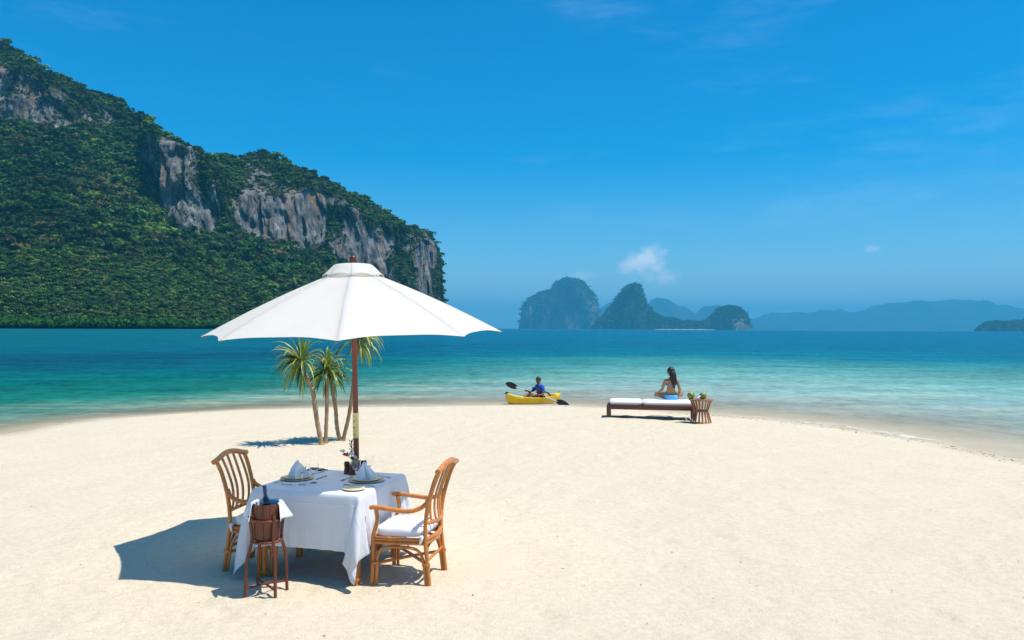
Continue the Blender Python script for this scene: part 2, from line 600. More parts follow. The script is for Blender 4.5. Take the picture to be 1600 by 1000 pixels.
# foam where the water runs out on the sand
fo = t.math('ADD', q, t.math('MULTIPLY', t.math('SUBTRACT', t.noise(pv, 0.9, 5, 0.6), 0.5), 0.035))
foam_edge = t.ramp(fo, [(0.0, 0.0), (0.006, 1.0), (0.016, 0.2), (0.024, 0.0)])
foam_n = t.ramp(t.noise(pv, 5, 5, 0.7), [(0.46, 0.0), (0.66, 0.9)])
foam_p = t.ramp(t.noise(pv, 0.35, 3, 0.6), [(0.36, 0.0), (0.52, 1.0)])
foam = t.math('MULTIPLY', t.math('MULTIPLY', foam_edge, foam_n), foam_p)
wcrest = t.noise(t.pos((0.35, 1.6, 1)), 1.0, 4, 0.6)
w2 = t.noise(t.pos((1.2, 4.5, 1)), 1.0, 4, 0.65)
w3 = t.noise(t.pos((0.06, 0.22, 1)), 1.0, 3, 0.6)
hgt = t.math('ADD', t.math('MULTIPLY', wcrest, 1.0), t.math('ADD', t.math('MULTIPLY', w2, 0.35), t.math('MULTIPLY', w3, 2.5)))
nb = t.bump(hgt, 0.9, 0.22)
fine = t.math('ADD', t.math('MULTIPLY', t.noise(t.pos((0.30, 0.26, 1)), 1.0, 7, 0.80), 0.5), t.math('MULTIPLY', t.noise(t.pos((1.9, 1.5, 1)), 1.0, 4, 0.7), 0.5))
col = t.mix(t.maprange(qlog, 0.0, 0.25, 0.55, 1.0), col, t.ramp(fine, [(0.38, 0.60), (0.5, 1.0), (0.62, 1.34)]), 'MULTIPLY')  # light and dark of the wave facets, painted into the water colour
dif = t.n('ShaderNodeBsdfDiffuse'); t.l(col, dif.inputs['Color']); t.l(nb, dif.inputs['Normal'])
gls = t.n('ShaderNodeBsdfGlossy'); gls.inputs['Roughness'].default_value = 0.22; t.l(nb, gls.inputs['Normal'])
fre = t.n('ShaderNodeFresnel'); fre.inputs['IOR'].default_value = 1.33; t.l(nb, fre.inputs['Normal'])
p = t.n('ShaderNodeMixShader')          # a ruffled sea mirrors far less than a flat one
t.l(t.math('MINIMUM', fre.outputs[0], 0.14), p.inputs[0]); t.l(dif.outputs[0], p.inputs[1]); t.l(gls.outputs[0], p.inputs[2])
trn = t.n('ShaderNodeBsdfTransparent')
clear = t.ramp(q2, [(0.0, 0.86), (0.05, 0.68), (0.16, 0.30), (0.34, 0.0)])
ms = t.n('ShaderNodeMixShader')
t.l(clear, ms.inputs[0]); t.l(p.outputs[0], ms.inputs[1]); t.l(trn.outputs[0], ms.inputs[2])
fd = t.n('ShaderNodeBsdfDiffuse'); fd.inputs['Color'].default_value = (0.8, 0.8, 0.78, 1)
ms2 = t.n('ShaderNodeMixShader')
t.l(foam, ms2.inputs[0]); t.l(ms.outputs[0], ms2.inputs[1]); t.l(fd.outputs[0], ms2.inputs[2])
M_sea = t.done(ms2.outputs[0])
# gentle real swell close to the beach
kz = np.clip(S2 / 3, 0, 1) * np.exp(-np.maximum(GY2 - 30, 0) / 60)
SZ = WATER_Z + kz * (0.02 * noise3(GX2 * 0.25, GY2 * 0.8, 0, 31) + 0.01 * noise3(GX2 * 0.6, GY2 * 1.2, 0, 32))
sea = link('sea_water', grid_mesh('sea_water', np.stack([GX2, GY2, SZ], -1), M_sea, {'offshore': np.maximum(S2, 0) / Lq, 'side': side}))
props(sea, 'turquoise lagoon deepening to blue with small ripples', kind='structure')
# ------------------------------------------------------------------ mountains, islands, woods
def srgb(r, g, b):
    f = lambda c: (c / 12.92 if c <= 0.04045 else ((c + 0.055) / 1.055) ** 2.4)
    return tuple(f(x / 255) for x in (r, g, b))

t = NT('limestone_hillside')
pv = t.pos()
rk = t.attr('rock').outputs['Fac']
sv = t.pos((0.13, 0.13, 0.022))
fl = t.noise(sv, 1.0, 9, 0.74)
greyc = t.ramp(fl, [(0.33, (0.02, 0.024, 0.028)), (0.44, (0.10, 0.105, 0.105)), (0.56, (0.25, 0.25, 0.235)), (0.70, (0.46, 0.44, 0.39))])
och = t.ramp(t.noise(t.pos((0.03, 0.03, 0.012)), 1.0, 5, 0.6), [(0.53, 0.0), (0.66, 1.0)])
greyc = t.mix(t.math('MULTIPLY', och, 0.5), greyc, (0.42, 0.25, 0.12))
dk = t.ramp(t.noise(t.pos((0.05, 0.05, 0.05)), 1.0, 5, 0.7), [(0.35, 0.55), (0.6, 1.0)])
greyc = t.mix(1.0, greyc, dk, 'MULTIPLY')
soil = t.ramp(t.noise(pv, 0.05, 5), [(0.3, (0.018, 0.035, 0.010)), (0.7, (0.04, 0.065, 0.018))])
edge = t.maprange(t.math('ADD', rk, t.math('MULTIPLY', t.math('SUBTRACT', t.noise(pv, 0.04, 5, 0.7), 0.5), 0.9)), 0.4, 0.55, 0, 1, True)
col = t.mix(edge, soil, greyc)
nb = t.bump(t.math('ADD', fl, t.math('MULTIPLY', t.noise(pv, 0.25, 4, 0.7), 0.4)), 0.9, 6.0)
M_rock = t.done(t.principled(col, 0.95, nb, Specular_IOR_Level=0.1).outputs[0])

t = NT('foliage_mass')
at = t.attr('tint')
nn = t.noise(t.pos(), 0.6, 3)
c = t.mix(1.0, at.outputs['Color'], t.ramp(nn, [(0.3, 0.75), (0.7, 1.2)]), 'MULTIPLY')
p = t.principled(c, 0.7, None, Specular_IOR_Level=0.08)
tl = t.n('ShaderNodeBsdfTranslucent'); t.l(c, tl.inputs['Color'])
ms = t.n('ShaderNodeMixShader'); ms.inputs[0].default_value = 0.2
t.l(p.outputs[0], ms.inputs[1]); t.l(tl.outputs[0], ms.inputs[2])
M_fol = t.done(ms.outputs[0])

def crown_proto(k, ntri, squash=0.75, leaf=0.34):
    """one tree crown: leaf-clump triangles through an uneven lobed volume of radius about 1, base at z=0"""
    g = np.random.default_rng(100 + k)
    lobes = g.normal(0, 0.38, (5, 3)); lobes[:, 2] = np.abs(lobes[:, 2]) * 0.8
    lr = g.uniform(0.45, 0.72, 5)
    V = []
    for i in range(ntri):
        j = g.integers(5)
        d = g.normal(0, 1, 3); d[2] = abs(d[2]) * 0.9 - 0.15; d /= np.linalg.norm(d)
        c = lobes[j] + d * lr[j] * g.uniform(0.82, 1.06)
        nrm = d + g.normal(0, 0.45, 3); nrm /= np.linalg.norm(nrm)
        a = np.cross(nrm, g.normal(0, 1, 3)); a /= np.linalg.norm(a)
        b = np.cross(nrm, a)
        s = leaf * g.uniform(0.6, 1.25)
        tri = [c + s * a, c + s * (-0.5 * a + 0.86 * b), c + s * (-0.5 * a - 0.86 * b)]
        V += tri
    V = np.array(V)
    V[:, 2] = V[:, 2] * squash + 0.45
    return V
def palm_proto(k):
    g = np.random.default_rng(300 + k)
    V = []
    for i in range(11):
        a = 2 * math.pi * (i + g.uniform(-.3, .3)) / 11
        el = g.uniform(-0.1, 0.9)
        dx, dy = math.cos(a), math.sin(a)
        p0 = np.array([0, 0, 1.0]); p1 = np.array([dx * .55, dy * .55, 1.0 + 0.45 * el]); p2 = np.array([dx * 1.0, dy * 1.0, 0.85 + 0.35 * el - 0.25])
        w = np.array([-dy, dx, 0]) * 0.13
        dn = np.array([0, 0, -0.06])
        V += [p0, p1 + w + dn, p1 - w + dn, p1 + w + dn, p2, p1 - w + dn]
    for s in (0.0, 2.1, 4.2):
        o = np.array([math.cos(s), math.sin(s), 0]) * 0.035
        o2 = np.array([math.cos(s + 2.1), math.sin(s + 2.1), 0]) * 0.035
        V += [o + [0, 0, -0.5], o2 + [0, 0, -0.5], np.array([0, 0, 1.0])]
    return np.array(V)
def scatter(name, protos, pts, size, tint, label, vscale=None, sink=0.25):
    g = np.random.default_rng(len(pts))
    allV, allC = [], []
    n = len(pts)
    which = g.integers(len(protos), size=n)
    ang = g.uniform(0, 6.283, n)
    vs = np.ones(n) if vscale is None else vscale
    for k, P in enumerate(protos):
        ix = np.nonzero(which == k)[0]
        if len(ix) == 0: continue
        ca, sa = np.cos(ang[ix])[:, None], np.sin(ang[ix])[:, None]
        X = (P[None, :, 0] * ca - P[None, :, 1] * sa) * size[ix, None] + pts[ix, 0:1]
        Y = (P[None, :, 0] * sa + P[None, :, 1] * ca) * size[ix, None] + pts[ix, 1:2]
        Z = (P[None, :, 2] - sink) * (size * vs)[ix, None] + pts[ix, 2:3]
        allV.append(np.stack([X, Y, Z], -1).reshape(-1, 3))
        c = np.repeat(tint[ix], P.shape[0], 0)
        j = np.repeat(g.uniform(0.75, 1.25, (len(ix) * P.shape[0] // 3)), 3)[:, None]
        allC.append(c * j)
    V = np.concatenate(allV); C = np.concatenate(allC)
    me = bpy.data.meshes.new(name)
    fast_mesh(me, V, np.arange(len(V)).reshape(-1, 3))
    a = me.attributes.new('tint', 'FLOAT_COLOR', 'POINT')
    cc = np.ones((len(V), 4), np.float32); cc[:, :3] = C
    a.data.foreach_set('color', cc.ravel())
    me.materials.append(M_fol)
    return props(link(name, me), label, kind='stuff')
PROT = [crown_proto(k, 70) for k in range(7)]
PROT_S = [crown_proto(10 + k, 26, 0.85, 0.5) for k in range(5)]
PROT_P = [palm_proto(k) for k in range(5)]
def tints(n, seed, dry=0.035, pale=0.16, dark=0.36, f=1.0):
    g = np.random.default_rng(seed)
    u = g.random(n)
    c = np.empty((n, 3))
    c[:] = (0.055, 0.118, 0.018)
    c[u < dark] = (0.024, 0.066, 0.012)
    c[(u >= dark) & (u < dark + pale)] = (0.115, 0.19, 0.024)
    c[(u >= dark + pale) & (u < dark + pale + dry)] = (0.13, 0.10, 0.042)
    return c * g.uniform(0.65, 1.4, (n, 1)) * f

# the steep limestone mountain on the left: a survey of bearings and elevations, made into terrain by its slopes
mx_ = np.array([-700, -400, -150, 0, 25, 60, 100, 140, 180, 210, 245, 275, 300, 330, 370, 400, 440, 480, 510, 560, 600, 640, 665, 678, 684, 687, 690, 694])
m_r = np.array([-60, -30, 5, 66, 80, 107, 124, 139, 152, 180, 200, 212, 227, 240, 242, 236, 241, 264, 277, 303, 333, 353, 363, 371, 392, 440, 478, 500])   # ridge
m_ct = np.array([60, 70, 85, 102, 108, 120, 140, 158, 178, 192, 214, 214, 226, 262, 296, 306, 300, 292, 296, 330, 352, 366, 374, 382, 400, 446, 482, 502])  # top of the rock band
m_cf = np.array([180, 186, 186, 186, 190, 192, 190, 186, 190, 204, 330, 346, 356, 362, 356, 366, 380, 386, 392, 420, 450, 476, 496, 500, 503, 505, 506, 507]) # foot of the rock band
m_y0 = np.array([520, 600, 660, 700, 705, 715, 730, 750, 775, 795, 820, 845, 865, 890, 925, 950, 990, 1030, 1060, 1130, 1210, 1310, 1390, 1440, 1470, 1490, 1520, 1560])
NU, = (460,)
u = np.concatenate([np.linspace(-700, 0, 70, endpoint=False), np.linspace(0, 660, 330, endpoint=False), np.linspace(660, 694, 60)])
I = lambda a: np.interp(u, mx_, a)
bx = (u - 800) / FPX
hor = 509 + 0.0055 * u
er = (hor - I(m_r)) / FPX; ec = (hor - I(m_ct)) / FPX; ef = (hor - I(m_cf)) / FPX
Y0 = I(m_y0)
s1, s2, s3 = 0.66, 3.2, 0.62
s1c = np.maximum(s1, ef * 1.8)
Yf = Y0 * s1c / (s1c - ef); zf = ef * Yf
Yc = (s2 * Yf - zf) / (s2 - ec); zc = ec * Yc
s3c = np.maximum(s3, er * 1.5)
Yr = (s3c * Yc - zc) / (s3c - er); zr = er * Yr
Yr = np.maximum(Yr, Yc + 2)
rows = []
def seg(n, Ya, za, Yb, zb, kind, endpoint=False):
    for k in range(n):
        f_ = k / (n if not endpoint else n - 1)
        rows.append((Ya + (Yb - Ya) * f_, za + (zb - za) * f_, kind, f_))
seg(4, Y0 - 6, Y0 * 0 - 4, Y0, Y0 * 0 + 0.5, 0)
seg(90, Y0, Y0 * 0 + 0.5, Yf, zf, 0)
seg(50, Yf, zf, Yc, zc, 1)
seg(44, Yc, zc, Yr, zr, 2)
seg(26, Yr, zr, Yr + 700, zr * 0 - 6, 3, True)
MY = np.stack([r_[0] for r_ in rows], 1); MZ = np.stack([r_[1] for r_ in rows], 1)
kind = np.array([r_[2] for r_ in rows]); ff = np.array([r_[3] for r_ in rows])
MX = bx[:, None] * MY
rockm = np.zeros_like(MY)
rockm[:, kind == 1] = 0.80
rockm[:, kind == 2] = np.clip(0.60 - 0.45 * ff[kind == 2], 0, 1)[None, :]
lo = (kind == 0)
rockm[:, lo] = np.clip((ff[lo] - 0.93) * 6, 0, 0.5)[None, :]
big = fbm(MX * 0.006, MY * 0.006, MZ * 0.006, 4, 41)
rockm = rockm + 0.42 * fbm(MX * 0.022, MY * 0.022, MZ * 0.012, 4, 42)
# the faces left of the pale pillar are mostly overgrown
xx = (MX / MY) * FPX + 800
yy = hor[:, None] - (MZ / MY) * FPX
def blob(cx, cy, rx, ry):
    return np.exp(-(((xx - cx) / rx) ** 2 + ((yy - cy) / ry) ** 2))
rockm += 0.30 * blob(28, 140, 45, 48) + 0.75 * blob(272, 270, 26, 55) + 0.35 * blob(320, 325, 24, 28) - 0.35 * blob(205, 200, 60, 40) - 0.8 * blob(362, 330, 15, 60) - 0.45 * blob(330, 250, 34, 40) - 0.35 * blob(440, 270, 70, 30) + 0.45 * blob(470, 340, 40, 45) + 0.45 * blob(395, 335, 18, 34) + 0.35 * blob(565, 385, 28, 40) - 0.7 * blob(516, 350, 17, 70) - 0.65 * blob(615, 400, 22, 80) + 0.35 * blob(668, 420, 18, 60) + 0.5 * blob(10, 300, 14, 24) - 0.55 * blob(140, 165, 80, 45) - 0.22 * blob(20, 150, 60, 60) - 0.55 * blob(600, 345, 60, 22)
cliff = (kind == 1)[None, :] * 1.0
rockm += (kind == 1)[None, :] * 0.42 * fbm(MX * 0.055, MY * 0.02, MZ * 0.010, 3, 49)
flute = fbm(MX * 0.05, MY * 0.05, MZ * 0.006, 4, 44)
dy = 26 * big + cliff * (13 * flute + 7 * fbm(MX * 0.12, MY * 0.12, MZ * 0.02, 3, 50)) + 7 * fbm(MX * 0.02, MY * 0.02, MZ * 0.02, 3, 46)
dy = dy * np.clip((MZ - 2) / 40, 0, 1)
MYd = MY + dy
MXd = MX + cliff * 5 * noise3(MX * 0.06, MY * 0.06, MZ * 0.01, 47)
MZd = MZ * (MYd / MY) + (5 * fbm(MX * 0.03, MY * 0.03, 0, 3, 45) + 2.0 * noise3(MX * 0.11, MY * 0.11, MZ * 0.1, 48)) * np.clip(MZ / 30, 0, 1)
# side face: let the right end drop straight into the sea
P = np.stack([MXd, MYd, MZd], -1)
mount = link('mountain', grid_mesh('mountain', P, M_rock, {'rock': rockm}))
props(mount, 'steep limestone mountain with grey cliffs on the left shore', kind='structure')

# woods on it
g = np.random.default_rng(77)
A = P[:-1, :-1]; B = P[1:, :-1]; D = P[:-1, 1:]
area = np.linalg.norm(np.cross(B - A, D - A), axis=-1)
nr = np.cross(B - A, D - A); nr /= np.linalg.norm(nr, axis=-1, keepdims=True) + 1e-9
Ak = kind[:-1]
RM = rockm[:-1, :-1]
XX = xx[:-1, :-1]; YYi = yy[:-1, :-1]
vis = (Ak[None, :] < 3) & (XX > -620)
crest = (kind[:-1] == 3) & (ff[:-1] < 0.12)
def sample(wgt, n):
    w = (wgt * area).ravel()
    cs = np.cumsum(w); cs /= cs[-1]
    i = np.searchsorted(cs, g.random(n))
    i = np.minimum(i, w.size - 1)
    a, b = g.random((n, 1)), g.random((n, 1))
    pts = A.reshape(-1, 3)[i] + (B - A).reshape(-1, 3)[i] * a + (D - A).reshape(-1, 3)[i] * b
    return pts, i
veg = np.clip((0.62 - RM) * 4, 0, 1)
palmzone = np.clip((YYi - 372 - 0.05 * XX + 40 * noise3(A[..., 0] * .012, A[..., 1] * .012, 0, 61)) / 25, 0, 1) * (XX < 400) * np.clip((430 - XX) / 60, 0, 1)
wv = veg * (vis | crest[None, :]) * (1 - 0.92 * palmzone)
pts, ii = sample(wv, 20500)
sz = g.uniform(2.8, 6.4, len(pts)) * np.where(g.random(len(pts)) < 0.12, 1.75, 1.0)
steep = np.isin(Ak[ii % len(Ak)], (1, 2))
sz = np.where(steep, sz * 0.72, sz)
patch = noise3(pts[:, 0] * .012, pts[:, 1] * .012, pts[:, 2] * .012, 62)
tc_ = tints(len(pts), 63)
tc_ = np.where((patch > 0.42)[:, None] & (g.random((len(pts), 1)) < 0.28), np.array([[0.115, 0.105, 0.034]]) * g.uniform(.7, 1.3, (len(pts), 1)), tc_)
tc_ = tc_ * (1.0 + 0.75 * np.clip(fbm(pts[:, 0] * .011, pts[:, 1] * .011, pts[:, 2] * .014, 3, 68), -1, 1))[:, None]  # broad patches tint in the gully shade that the terrain itself lacks
scatter('mountain_forest', PROT, pts, sz, tc_, 'dense mixed green forest covering the left mountain', np.where(steep, 0.85, 1.0))
shr = np.clip((1.12 - RM) * 1.6, 0.0, 1) * (RM > 0.35) * vis * (0.15 + 0.85 * (noise3(A[..., 0] * .05, A[..., 1] * .05, A[..., 2] * .05, 64) > 0.0))
pts, ii = sample(shr, 14000)
scatter('cliff_shrubs', PROT_S, pts, g.uniform(0.9, 2.4, len(pts)), tints(len(pts), 65, 0.06, 0.12, 0.5, 0.9), 'dark shrubs clinging to the grey cliff ledges')
pts, ii = sample(palmzone * (vis) * (Ak[None, :] == 0), 7200)
scatter('coconut_grove', PROT_P, pts, g.uniform(2.9, 4.6, len(pts)), tints(len(pts), 66, 0.03, 0.22, 0.40, 1.05), 'coconut palm grove on the lower mountain slope by the water', sink=-0.4)
pts, ii = sample(palmzone * (vis) * (Ak[None, :] == 0), 3600)
scatter('grove_undergrowth', PROT_S, pts, g.uniform(2.2, 4.2, len(pts)), tints(len(pts), 67, 0.03, 0.12, 0.5, 0.85), 'dark undergrowth beneath the coconut palms')
# mangrove belt along the foot of the mountain
k = 3400
uu = g.uniform(-620, 655, k); y0 = np.interp(uu, u, Y0) - g.uniform(-10, 24, k)
pts = np.stack([(uu - 800) / FPX * y0, y0, np.zeros(k) + g.uniform(-0.5, 1.0, k)], -1)
sz = g.uniform(3.4, 5.6, k)
mt_ = np.array([[0.030, 0.115, 0.012]]) * g.uniform(0.75, 1.3, (k, 1))
scatter('mangrove_belt', PROT, pts, sz, mt_, 'bright green mangrove belt along the mountain waterline', np.full(k, 1.5), sink=0.1)

ISL_A, ISL_B, ISL_P, ISL_H, ISL_S = 10700, 7900, 18600, 22500, 7100
# islands across the bay: outline by bearing, real depth behind it
def island(name, label, prof, Y, depth, rough, ntree, rock=0.35, tree=6.0, cliffy=3.0, seed=0, fcol=1.0, matl=None):
    xs = np.array([p_[0] for p_ in prof], float); ys = np.array([p_[1] for p_ in prof], float)
    n = 150
    uu = np.linspace(xs[0], xs[-1], n)
    hz = 509 + 0.0055 * uu
    h = np.maximum((hz - np.interp(uu, xs, ys)) / FPX * Y, 0)
    v = np.linspace(-1, 1, 61)
    hm = h.max()
    dep = depth * (0.25 + 0.75 * np.sqrt(h / hm))
    VV = v[None, :]
    X0 = ((uu - 800) / FPX * Y)[:, None] + 0 * VV
    Yp = Y + VV * dep[:, None]
    shape = (1 - np.abs(VV) ** cliffy) ** 0.75
    jag = 1 + 0.10 * fbm(X0 / (depth * 0.35), Yp / (depth * 0.35), 0, 4, 90 + seed) * (1 - np.exp(-6 * np.abs(VV)))
    Z = h[:, None] * shape * jag + rough * fbm(X0 / (rough * 6), Yp / (rough * 6), 0, 4, 91 + seed) * np.clip(h[:, None] / (rough * 3 + 1), 0, 1) * shape - 1.0
    Xp = X0 + rough * 1.2 * noise3(X0 / (rough * 5), Yp / (rough * 5), Z / (rough * 12), 92 + seed)
    Yp = Yp + rough * 2.0 * fbm(X0 / (rough * 5), Z / (rough * 14), 0, 3, 93 + seed)
    gz = np.gradient(Z, axis=1) / (np.abs(np.gradient(Yp, axis=1)) + 1e-3)
    rk_ = rock * np.clip(np.abs(gz) / 1.8, 0, 1) + 0.45 * fbm(Xp / (rough * 9), Yp / (rough * 9), Z / (rough * 9), 3, 94 + seed)
    PP = np.stack([Xp, Yp, Z], -1)
    o = link(name, grid_mesh(name, PP, matl or M_rock, {'rock': rk_}))
    props(o, label, kind='structure')
    if ntree:
        gg = np.random.default_rng(200 + seed)
        front = Z[:, :42] > 1.0
        ok = np.argwhere(front & (rk_[:, :42] < 0.62))
        s_ = ok[gg.integers(len(ok), size=ntree)]
        p_ = PP[s_[:, 0], s_[:, 1]] + gg.normal(0, rough * 0.5, (ntree, 3)) * (1, 1, 0.1)
        scatter(name + '_trees', PROT_S, p_, gg.uniform(0.6, 1.25, ntree) * tree, tints(ntree, 210 + seed, 0.03, 0.1, 0.5, fcol), 'trees covering the ' + label.split(' ', 1)[1] if False else 'dark trees growing on the ' + label, sink=0.35)
    return o
island('karst_island', 'broad domed karst island, leftmost of the far islands', [(813, 514), (815, 485), (820, 476), (826, 469), (838, 462), (846, 456), (854, 454.5), (859, 458), (864, 453), (872, 442), (880, 435), (888, 433), (896, 437), (906, 444), (916, 452), (924, 461), (929, 472), (931, 490), (932, 514)], ISL_A, 520, 34, 6500, 0.42, 10, 4.5, 1)
island('karst_island', 'cone shaped karst island joined to a low wooded neck and a round knob', [(924, 514.5), (932, 505), (940, 497), (950, 488), (960, 478), (968, 464), (976, 452), (982, 447), (990, 445), (997, 448), (1001, 458), (1005, 470), (1011, 478), (1018, 487), (1028, 492), (1040, 497), (1056, 500), (1074, 503), (1090, 504), (1102, 503.5), (1110, 499), (1118, 489), (1127, 481), (1138, 478.5), (1148, 480), (1155, 486), (1158, 496), (1160, 515.5)], ISL_B, 430, 20, 9500, 0.28, 8.5, 3.0, 2)
island('distant_peak', 'faint blue double peak far behind the cone island', [(905, 513.5), (925, 492), (940, 484), (955, 474), (970, 478), (1000, 478), (1015, 471), (1026, 465.5), (1034, 463.5), (1046, 470), (1058, 478), (1072, 488), (1086, 496), (1096, 490), (1106, 481), (1114, 479), (1126, 480), (1150, 490), (1180, 506), (1200, 515)], ISL_P, 1700, 62, 0, 0.2, 8, 1.8, 3)
island('distant_hills', 'long hazy blue hills along the horizon on the right', [(1150, 516), (1165, 503), (1180, 500), (1200, 493), (1222, 490), (1245, 487), (1262, 490), (1285, 488), (1300, 487), (1318, 491), (1340, 488), (1370, 482), (1400, 474), (1425, 470.5), (1445, 471), (1465, 474), (1490, 471), (1520, 471), (1545, 476), (1570, 483), (1600, 485), (1680, 488), (1800, 480), (1950, 500), (2050, 518)], ISL_H, 3100, 68, 0, 0.2, 8, 1.8, 4)
island('wooded_islet', 'low dark wooded islet cut by the right edge of the view', [(1535, 518), (1539, 509), (1546, 504), (1554, 500), (1562, 502), (1575, 505), (1584, 502.5), (1600, 502), (1640, 498), (1700, 502), (1760, 519)], ISL_S, 280, 18, 3600, 0.1, 9, 2.5, 5)

# pale beach strip and one moored boat under the cone island
mb = MB()
pr = []
for i in range(60):
    px = 1024 + (1118 - 1024) * i / 59
    w_ = math.sin(math.pi * i / 59) ** 0.4
    Yb = ISL_B - 345 - 15 * w_
    a = at_depth(px, 515, Yb)
    pr.append([(a.x, Yb - 10, -0.6), (a.x, Yb + 18, 2.0 + 3.0 * w_ * (0.6 + 0.4 * math.sin(i * 0.9))), (a.x, Yb + 180, 3.5 + 3.0 * w_ * (0.6 + 0.4 * math.sin(i * 0.9)))])
mb.sheet(pr)
M_beach = simple('far_sand', (0.45, 0.42, 0.34), (0.36, 0.33, 0.27), 0.05, 0.9, 0.1, 0.5)
props(mb.build('far_beach', M_beach), 'thin white beach under the cone island', kind='structure')

# ------------------------------------------------------------------ air
hz = bpy.data.materials.new('haze')
hz.use_nodes = True
hn = hz.node_tree
hn.nodes.clear()
ho = hn.nodes.new('ShaderNodeOutputMaterial')
pvn = hn.nodes.new('ShaderNodeVolumePrincipled')
pvn.inputs['Color'].default_value = (0.10, 0.65, 1.0, 1)
pvn.inputs['Density'].default_value = 0.76e-4
hn.links.new(pvn.outputs[0], ho.inputs['Volume'])
mb = MB()
x0, x1, ya, yb, za, zb = -40500, 40500, -700, 41000, -40, 1150
mb.box(((x0 + x1) / 2, (ya + yb) / 2, (za + zb) / 2), (x1 - x0, yb - ya, zb - za))
hb = mb.build('haze', hz, smooth=False)
props(hb, 'thin blue sea haze in front of the far islands', kind='stuff')
# ------------------------------------------------------------------ object materials
def wood(name, c1, c2, stretch=(14, 14, 1.2), rough=0.42, coat=0.15, scale=3.0):
    t = NT(name)
    v = t.coord('Object', stretch)
    f = t.noise(v, scale, 6, 0.65, 0.6)
    f2 = t.noise(t.coord('Object'), 6, 3)
    c = t.ramp(f, [(0.30, c2), (0.5, tuple((a + b) / 2 for a, b in zip(c1, c2))), (0.68, c1)])
    c = t.mix(1.0, c, t.ramp(f2, [(0.3, 0.78), (0.7, 1.12)]), 'MULTIPLY')
    nb = t.bump(f, 0.25, 0.002)
    p = t.principled(c, rough, nb, Coat_Weight=coat, Coat_Roughness=0.25)
    return t.done(p.outputs[0])
M_rattan = wood('rattan', (0.66, 0.235, 0.036), (0.44, 0.135, 0.018), (9, 9, 2.2), 0.38, 0.25)
M_mahog = wood('red_mahogany', (0.20, 0.042, 0.014), (0.075, 0.016, 0.007), (16, 16, 1.0), 0.4, 0.2)
M_pole = wood('pole_mahogany', (0.20, 0.042, 0.018), (0.10, 0.020, 0.010), (16, 16, 1.0), 0.35, 0.3)
M_sleeve = wood('pale_sleeve_wood', (0.92, 0.72, 0.26), (0.8, 0.6, 0.2), (10, 10, 1.5), 0.45, 0.15)
M_teak = wood('teak', (0.42, 0.165, 0.045), (0.24, 0.075, 0.02), (12, 12, 1.2), 0.5, 0.05)
M_dark = wood('dark_daybed_wood', (0.16, 0.042, 0.018), (0.075, 0.02, 0.01), (1.2, 14, 14), 0.5, 0.05)
M_pot_brown = wood('turned_brown_wood', (0.13, 0.035, 0.02), (0.06, 0.016, 0.01), (10, 10, 2), 0.4, 0.1)
M_canopy = cloth_mat('canopy_canvas', (0.88, 0.88, 0.87), 0.56, (0.97, 0.93, 0.84))
M_table_cloth = cloth_mat('white_table_linen', (0.82, 0.83, 0.86), 0.16, (0.78, 0.79, 0.84), wscale=260)
M_white = cloth_mat('white_cushion_cotton', (0.82, 0.82, 0.82), wscale=240)
M_napkin = cloth_mat('napkin_linen', (0.80, 0.83, 0.88), 0.12, (0.75, 0.78, 0.84), wscale=260)
M_gloss_black = simple('black_plastic', (0.012, 0.012, 0.014), (0.008, 0.008, 0.01), 10, 0.35, 0.05)
M_white_pl = simple('white_plastic', (0.75, 0.75, 0.75), (0.65, 0.65, 0.65), 10, 0.35, 0.05)
M_yellow = simple('yellow_hull_plastic', (0.82, 0.52, 0.012), (0.74, 0.44, 0.01), 3, 0.38, 0.1)
M_plate = wood('woven_charger_wood', (0.72, 0.60, 0.38), (0.56, 0.44, 0.25), (30, 30, 30), 0.5, 0.1)
M_plate2 = simple('cream_stoneware', (0.74, 0.64, 0.42), (0.64, 0.53, 0.32), 22, 0.35, 0.1)
M_steel = NT('cutlery_steel')
M_steel = M_steel.done(M_steel.principled((0.62, 0.62, 0.64), M_steel.maprange(M_steel.noise(M_steel.coord(), 30), 0.3, 0.7, 0.16, 0.3), None, Metallic=1.0).outputs[0])
M_glass = NT('clear_glass')
M_glass = M_glass.done(M_glass.principled((1, 1, 1), M_glass.maprange(M_glass.noise(M_glass.coord(), 4), 0.3, 0.7, 0.0, 0.02), None, Transmission_Weight=1.0, IOR=1.45).outputs[0])
M_bottle = simple('dark_bottle_glass', (0.006, 0.010, 0.022), (0.004, 0.006, 0.012), 6, 0.08, 0.0, Coat_Weight=0.6)
M_bottle_cap = simple('dark_blue_foil', (0.012, 0.035, 0.12), (0.01, 0.025, 0.09), 12, 0.3, 0.1)
M_teal_pot = simple('dark_teal_glaze', (0.012, 0.055, 0.065), (0.006, 0.03, 0.038), 9, 0.18, 0.05)
M_red_petal = simple('red_petal', (0.70, 0.055, 0.02), (0.5, 0.03, 0.012), 30, 0.6)
M_white_petal = simple('white_petal', (0.80, 0.80, 0.80), (0.68, 0.68, 0.70), 30, 0.6)
M_sprig = simple('dark_sprig_leaf', (0.02, 0.06, 0.025), (0.01, 0.035, 0.015), 20, 0.5)
M_menu = simple('reddish_brown_cover', (0.17, 0.055, 0.035), (0.10, 0.03, 0.02), 20, 0.5)
M_shirt = cloth_mat('blue_jersey', (0.010, 0.075, 0.42), wscale=300)
M_shorts = cloth_mat('navy_shorts', (0.012, 0.015, 0.04), wscale=300)
M_skin_m = simple('brown_skin', (0.20, 0.085, 0.045), (0.16, 0.065, 0.033), 9, 0.5, 0.05, Subsurface_Weight=0.05)
M_skin_w = simple('tanned_skin', (0.40, 0.185, 0.09), (0.35, 0.155, 0.072), 8, 0.45, 0.05, Subsurface_Weight=0.05)
